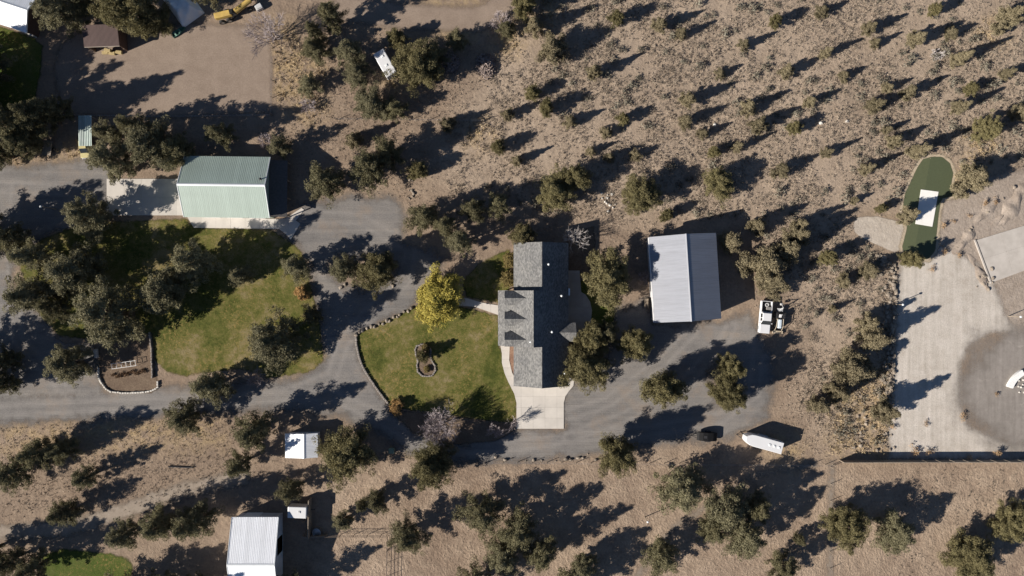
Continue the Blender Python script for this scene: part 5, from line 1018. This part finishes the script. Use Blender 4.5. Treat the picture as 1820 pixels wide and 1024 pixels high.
# ------------------------------------------------------------------ fences
M_PIPE = simple('rusty_pipe', (.17, .13, .10), (.11, .085, .07), 3, .8)
def fence(label, pts, kind='wire', h=1.2, step=2.6, group=None):
    P_ = [Vector(G(*p)) for p in pts]; c = P_[0]; t = thing({'wire': 'wire_fence', 'pipe': 'pipe_fence', 'board': 'board_fence'}[kind], label, 'fence', (c.x, c.y, 0), 0, group)
    mt = {'wire': M_WOOD, 'pipe': M_PIPE, 'board': M_WOOD}[kind]
    for p, a in along(pts, step) + [(P_[-1], 0)]:
        inst('post', POST[kind], t, (p.x - c.x, p.y - c.y, 0), a, (1, 1, h * random.uniform(.96, 1.05)))
    for a, b in zip(P_, P_[1:]):
        a = a - c; b = b - c; l = (b - a).length; d = (b - a) / l
        if kind == 'board':
            k = max(1, round(l / step)); 
            for i in range(k):
                q0 = a + d * (l / k * i + .06); q1 = a + d * (l / k * (i + 1) - .06); mid = (q0 + q1) / 2
                MB().box((0, 0, h / 2), ((q1 - q0).length, .05, h - .06)).box((0, 0, h + .012), ((q1 - q0).length, .12, .05)).build('panel', M_WOOD, t, loc=(mid.x, mid.y, 0), rz=math.atan2(d.y, d.x))
        else:
            for zz in ((.4, .8, 1.1) if kind == 'wire' else (.35, .7, 1.05, 1.4)):
                MB().tube((a.x, a.y, zz), (b.x, b.y, zz), .008 if kind == 'wire' else .028, n=4).build('wire' if kind == 'wire' else 'rail', M_RIM if kind == 'wire' else mt, t)
    return t
POST = {'wire': MB().tube((0, 0, 0), (0, 0, 1), .06, .05, n=6).mesh('post', M_WOOD), 'pipe': MB().tube((0, 0, 0), (0, 0, 1), .045, n=6).mesh('post', M_PIPE), 'board': MB().box((0, 0, .5), (.12, .12, 1)).mesh('post', M_WOOD)}
fence('long solid board fence between the pale yard and the corral', [(1492, 818), (1905, 817)], 'board', 1.85, 2.4)
fence('board windbreak beside the white barn', [(554, 884), (553, 952)], 'board', 2.0, 2.3); fence('low green grey board fence below the water trough', [(540, 951), (582, 950)], 'board', 1.1, 2.2)
fence('wire fence along the drive above the corral', [(868, 821), (1000, 822), (1200, 824), (1480, 826)], 'wire', 1.25, 2.6)
fence('wire fence running down the corral from the board fence end', [(1476, 830), (1474, 1060)], 'wire', 1.25, 3.0)
fence('wire fence along the arena above the green barn', [(95, 206), (300, 209), (484, 206)], 'wire', 1.3, 3.0); fence('wire fence between arena and golden grass', [(484, 204), (486, 60)], 'wire', 1.3, 3.0)
fence('wire fence through the brush below the camper', [(600, 213), (860, 216)], 'wire', 1.2, 3.2)
fence('pipe corral fence with four rails across the paddock', [(582, 950), (688, 950)], 'pipe', 1.5, 2.4); fence('pipe corral fence running down from the corner', [(690, 952), (688, 1040)], 'pipe', 1.5, 2.4)
fence('pipe corral gate panel standing ajar', [(691, 975), (725, 958)], 'pipe', 1.5, 1.8)
tag(MB().box((0, 0, .45), (7.6, .2, .9)).box((0, 0, .93), (7.6, .3, .08)).build('garden_wall', M_WSTONE, None, loc=(*G(30, 53), 0), rz=R(-21)), 'low pale wall at the edge of the dark shaded lawn', 'wall')
rw_ = MB().box((0, 0, .08), (8.2, .25, .3)).build('pad_kerb', M_CONC2, None, loc=(*G(1747.5, 465, .2), 0), rz=math.atan2(-(502 - 427), 28)); tag(rw_, 'low concrete kerb along the edge of the concrete pad', 'kerb')

for px, py in ((1505, 216), (1458, 219), (1270, 222)): tag(stone(None, *G(px, py), .75, name='boulder', meshes=WROCK), 'lone white rock lying in the open scrub', 'boulder', 'white rocks in the scrub')
for i in range(14): tag(stone(None, *G(random.gauss(1082, 9), random.gauss(358, 9)), random.uniform(.3, .6), name='boulder', meshes=WROCK), 'pale stone in the small scatter above the house yard', 'boulder', 'pale stone scatter above the yard')
scatter('soil_clods', 'dark clods and dung strewn over the lower corral', 'clods', [('poly', [(1600, 835), (1820, 835), (1820, 900), (1700, 930), (1600, 900)]), ('poly', [(1580, 985), (1650, 985), (1660, 1024), (1590, 1024)])], 900, (60, -60, 92, -31), M_LSAGE, .25, .22, 10, .16)
def berm(pts, wid, hgt, seed):
    """a ridge of bulldozed earth"""
    P_ = [Vector(G(*p)) for p in pts]; v_ = []; f_ = []; r = random.Random(seed); k = 9; rows = along(pts, .5); n = len(rows)
    for i, (p, a) in enumerate(rows):
        e = min(1, i / 4, (n - 1 - i) / 4); nx, ny = -math.sin(a), math.cos(a); w = wid * 1.5 * (.8 + .25 * math.sin(i * .7 + seed)) * (.4 + .6 * e); h = hgt * .55 * e * (.75 + .35 * math.sin(i * 1.3 + seed * 2))
        for j in range(k):
            u = j / (k - 1) * 2 - 1; z = h * max(0, 1 - u * u) * r.uniform(.75, 1.15) if 0 < j < k - 1 else -.02
            v_.append((p.x + nx * u * w / 2 + r.gauss(0, .05), p.y + ny * u * w / 2 + r.gauss(0, .05), z + .016))
    for i in range(n - 1):
        for j in range(k - 1): f_.append((i * k + j, i * k + j + 1, i * k + k + j + 1, i * k + k + j))
    o = MB().add(v_, f_).build('earth_berm', M_EARTH, smooth=True); o['kind'] = 'structure'
M_EARTH = ground_mix('bulldozed_earth', [(0.35, (0.265, 0.215, 0.175)), (0.65, (0.37, 0.31, 0.26))], (0.12, 0.7, 3.0), 0.28, 0.14, 1.6)
berm([(1692, 452), (1712, 432), (1724, 415), (1729, 395)], 1.6, .7, 1); berm([(1728, 398), (1750, 380), (1768, 358), (1775, 345)], 1.5, .5, 2); berm([(1778, 400), (1795, 375), (1808, 350), (1830, 325)], 2.2, .8, 3)
berm([(1745, 375), (1752, 360), (1757, 345)], 1.0, .4, 4); berm([(1732, 470), (1742, 485), (1752, 508), (1758, 520)], 1.4, .5, 5); berm([(1720, 450), (1728, 462), (1735, 480)], 1.0, .35, 6); berm([(1762, 402), (1780, 385), (1792, 372)], 1.0, .4, 7)
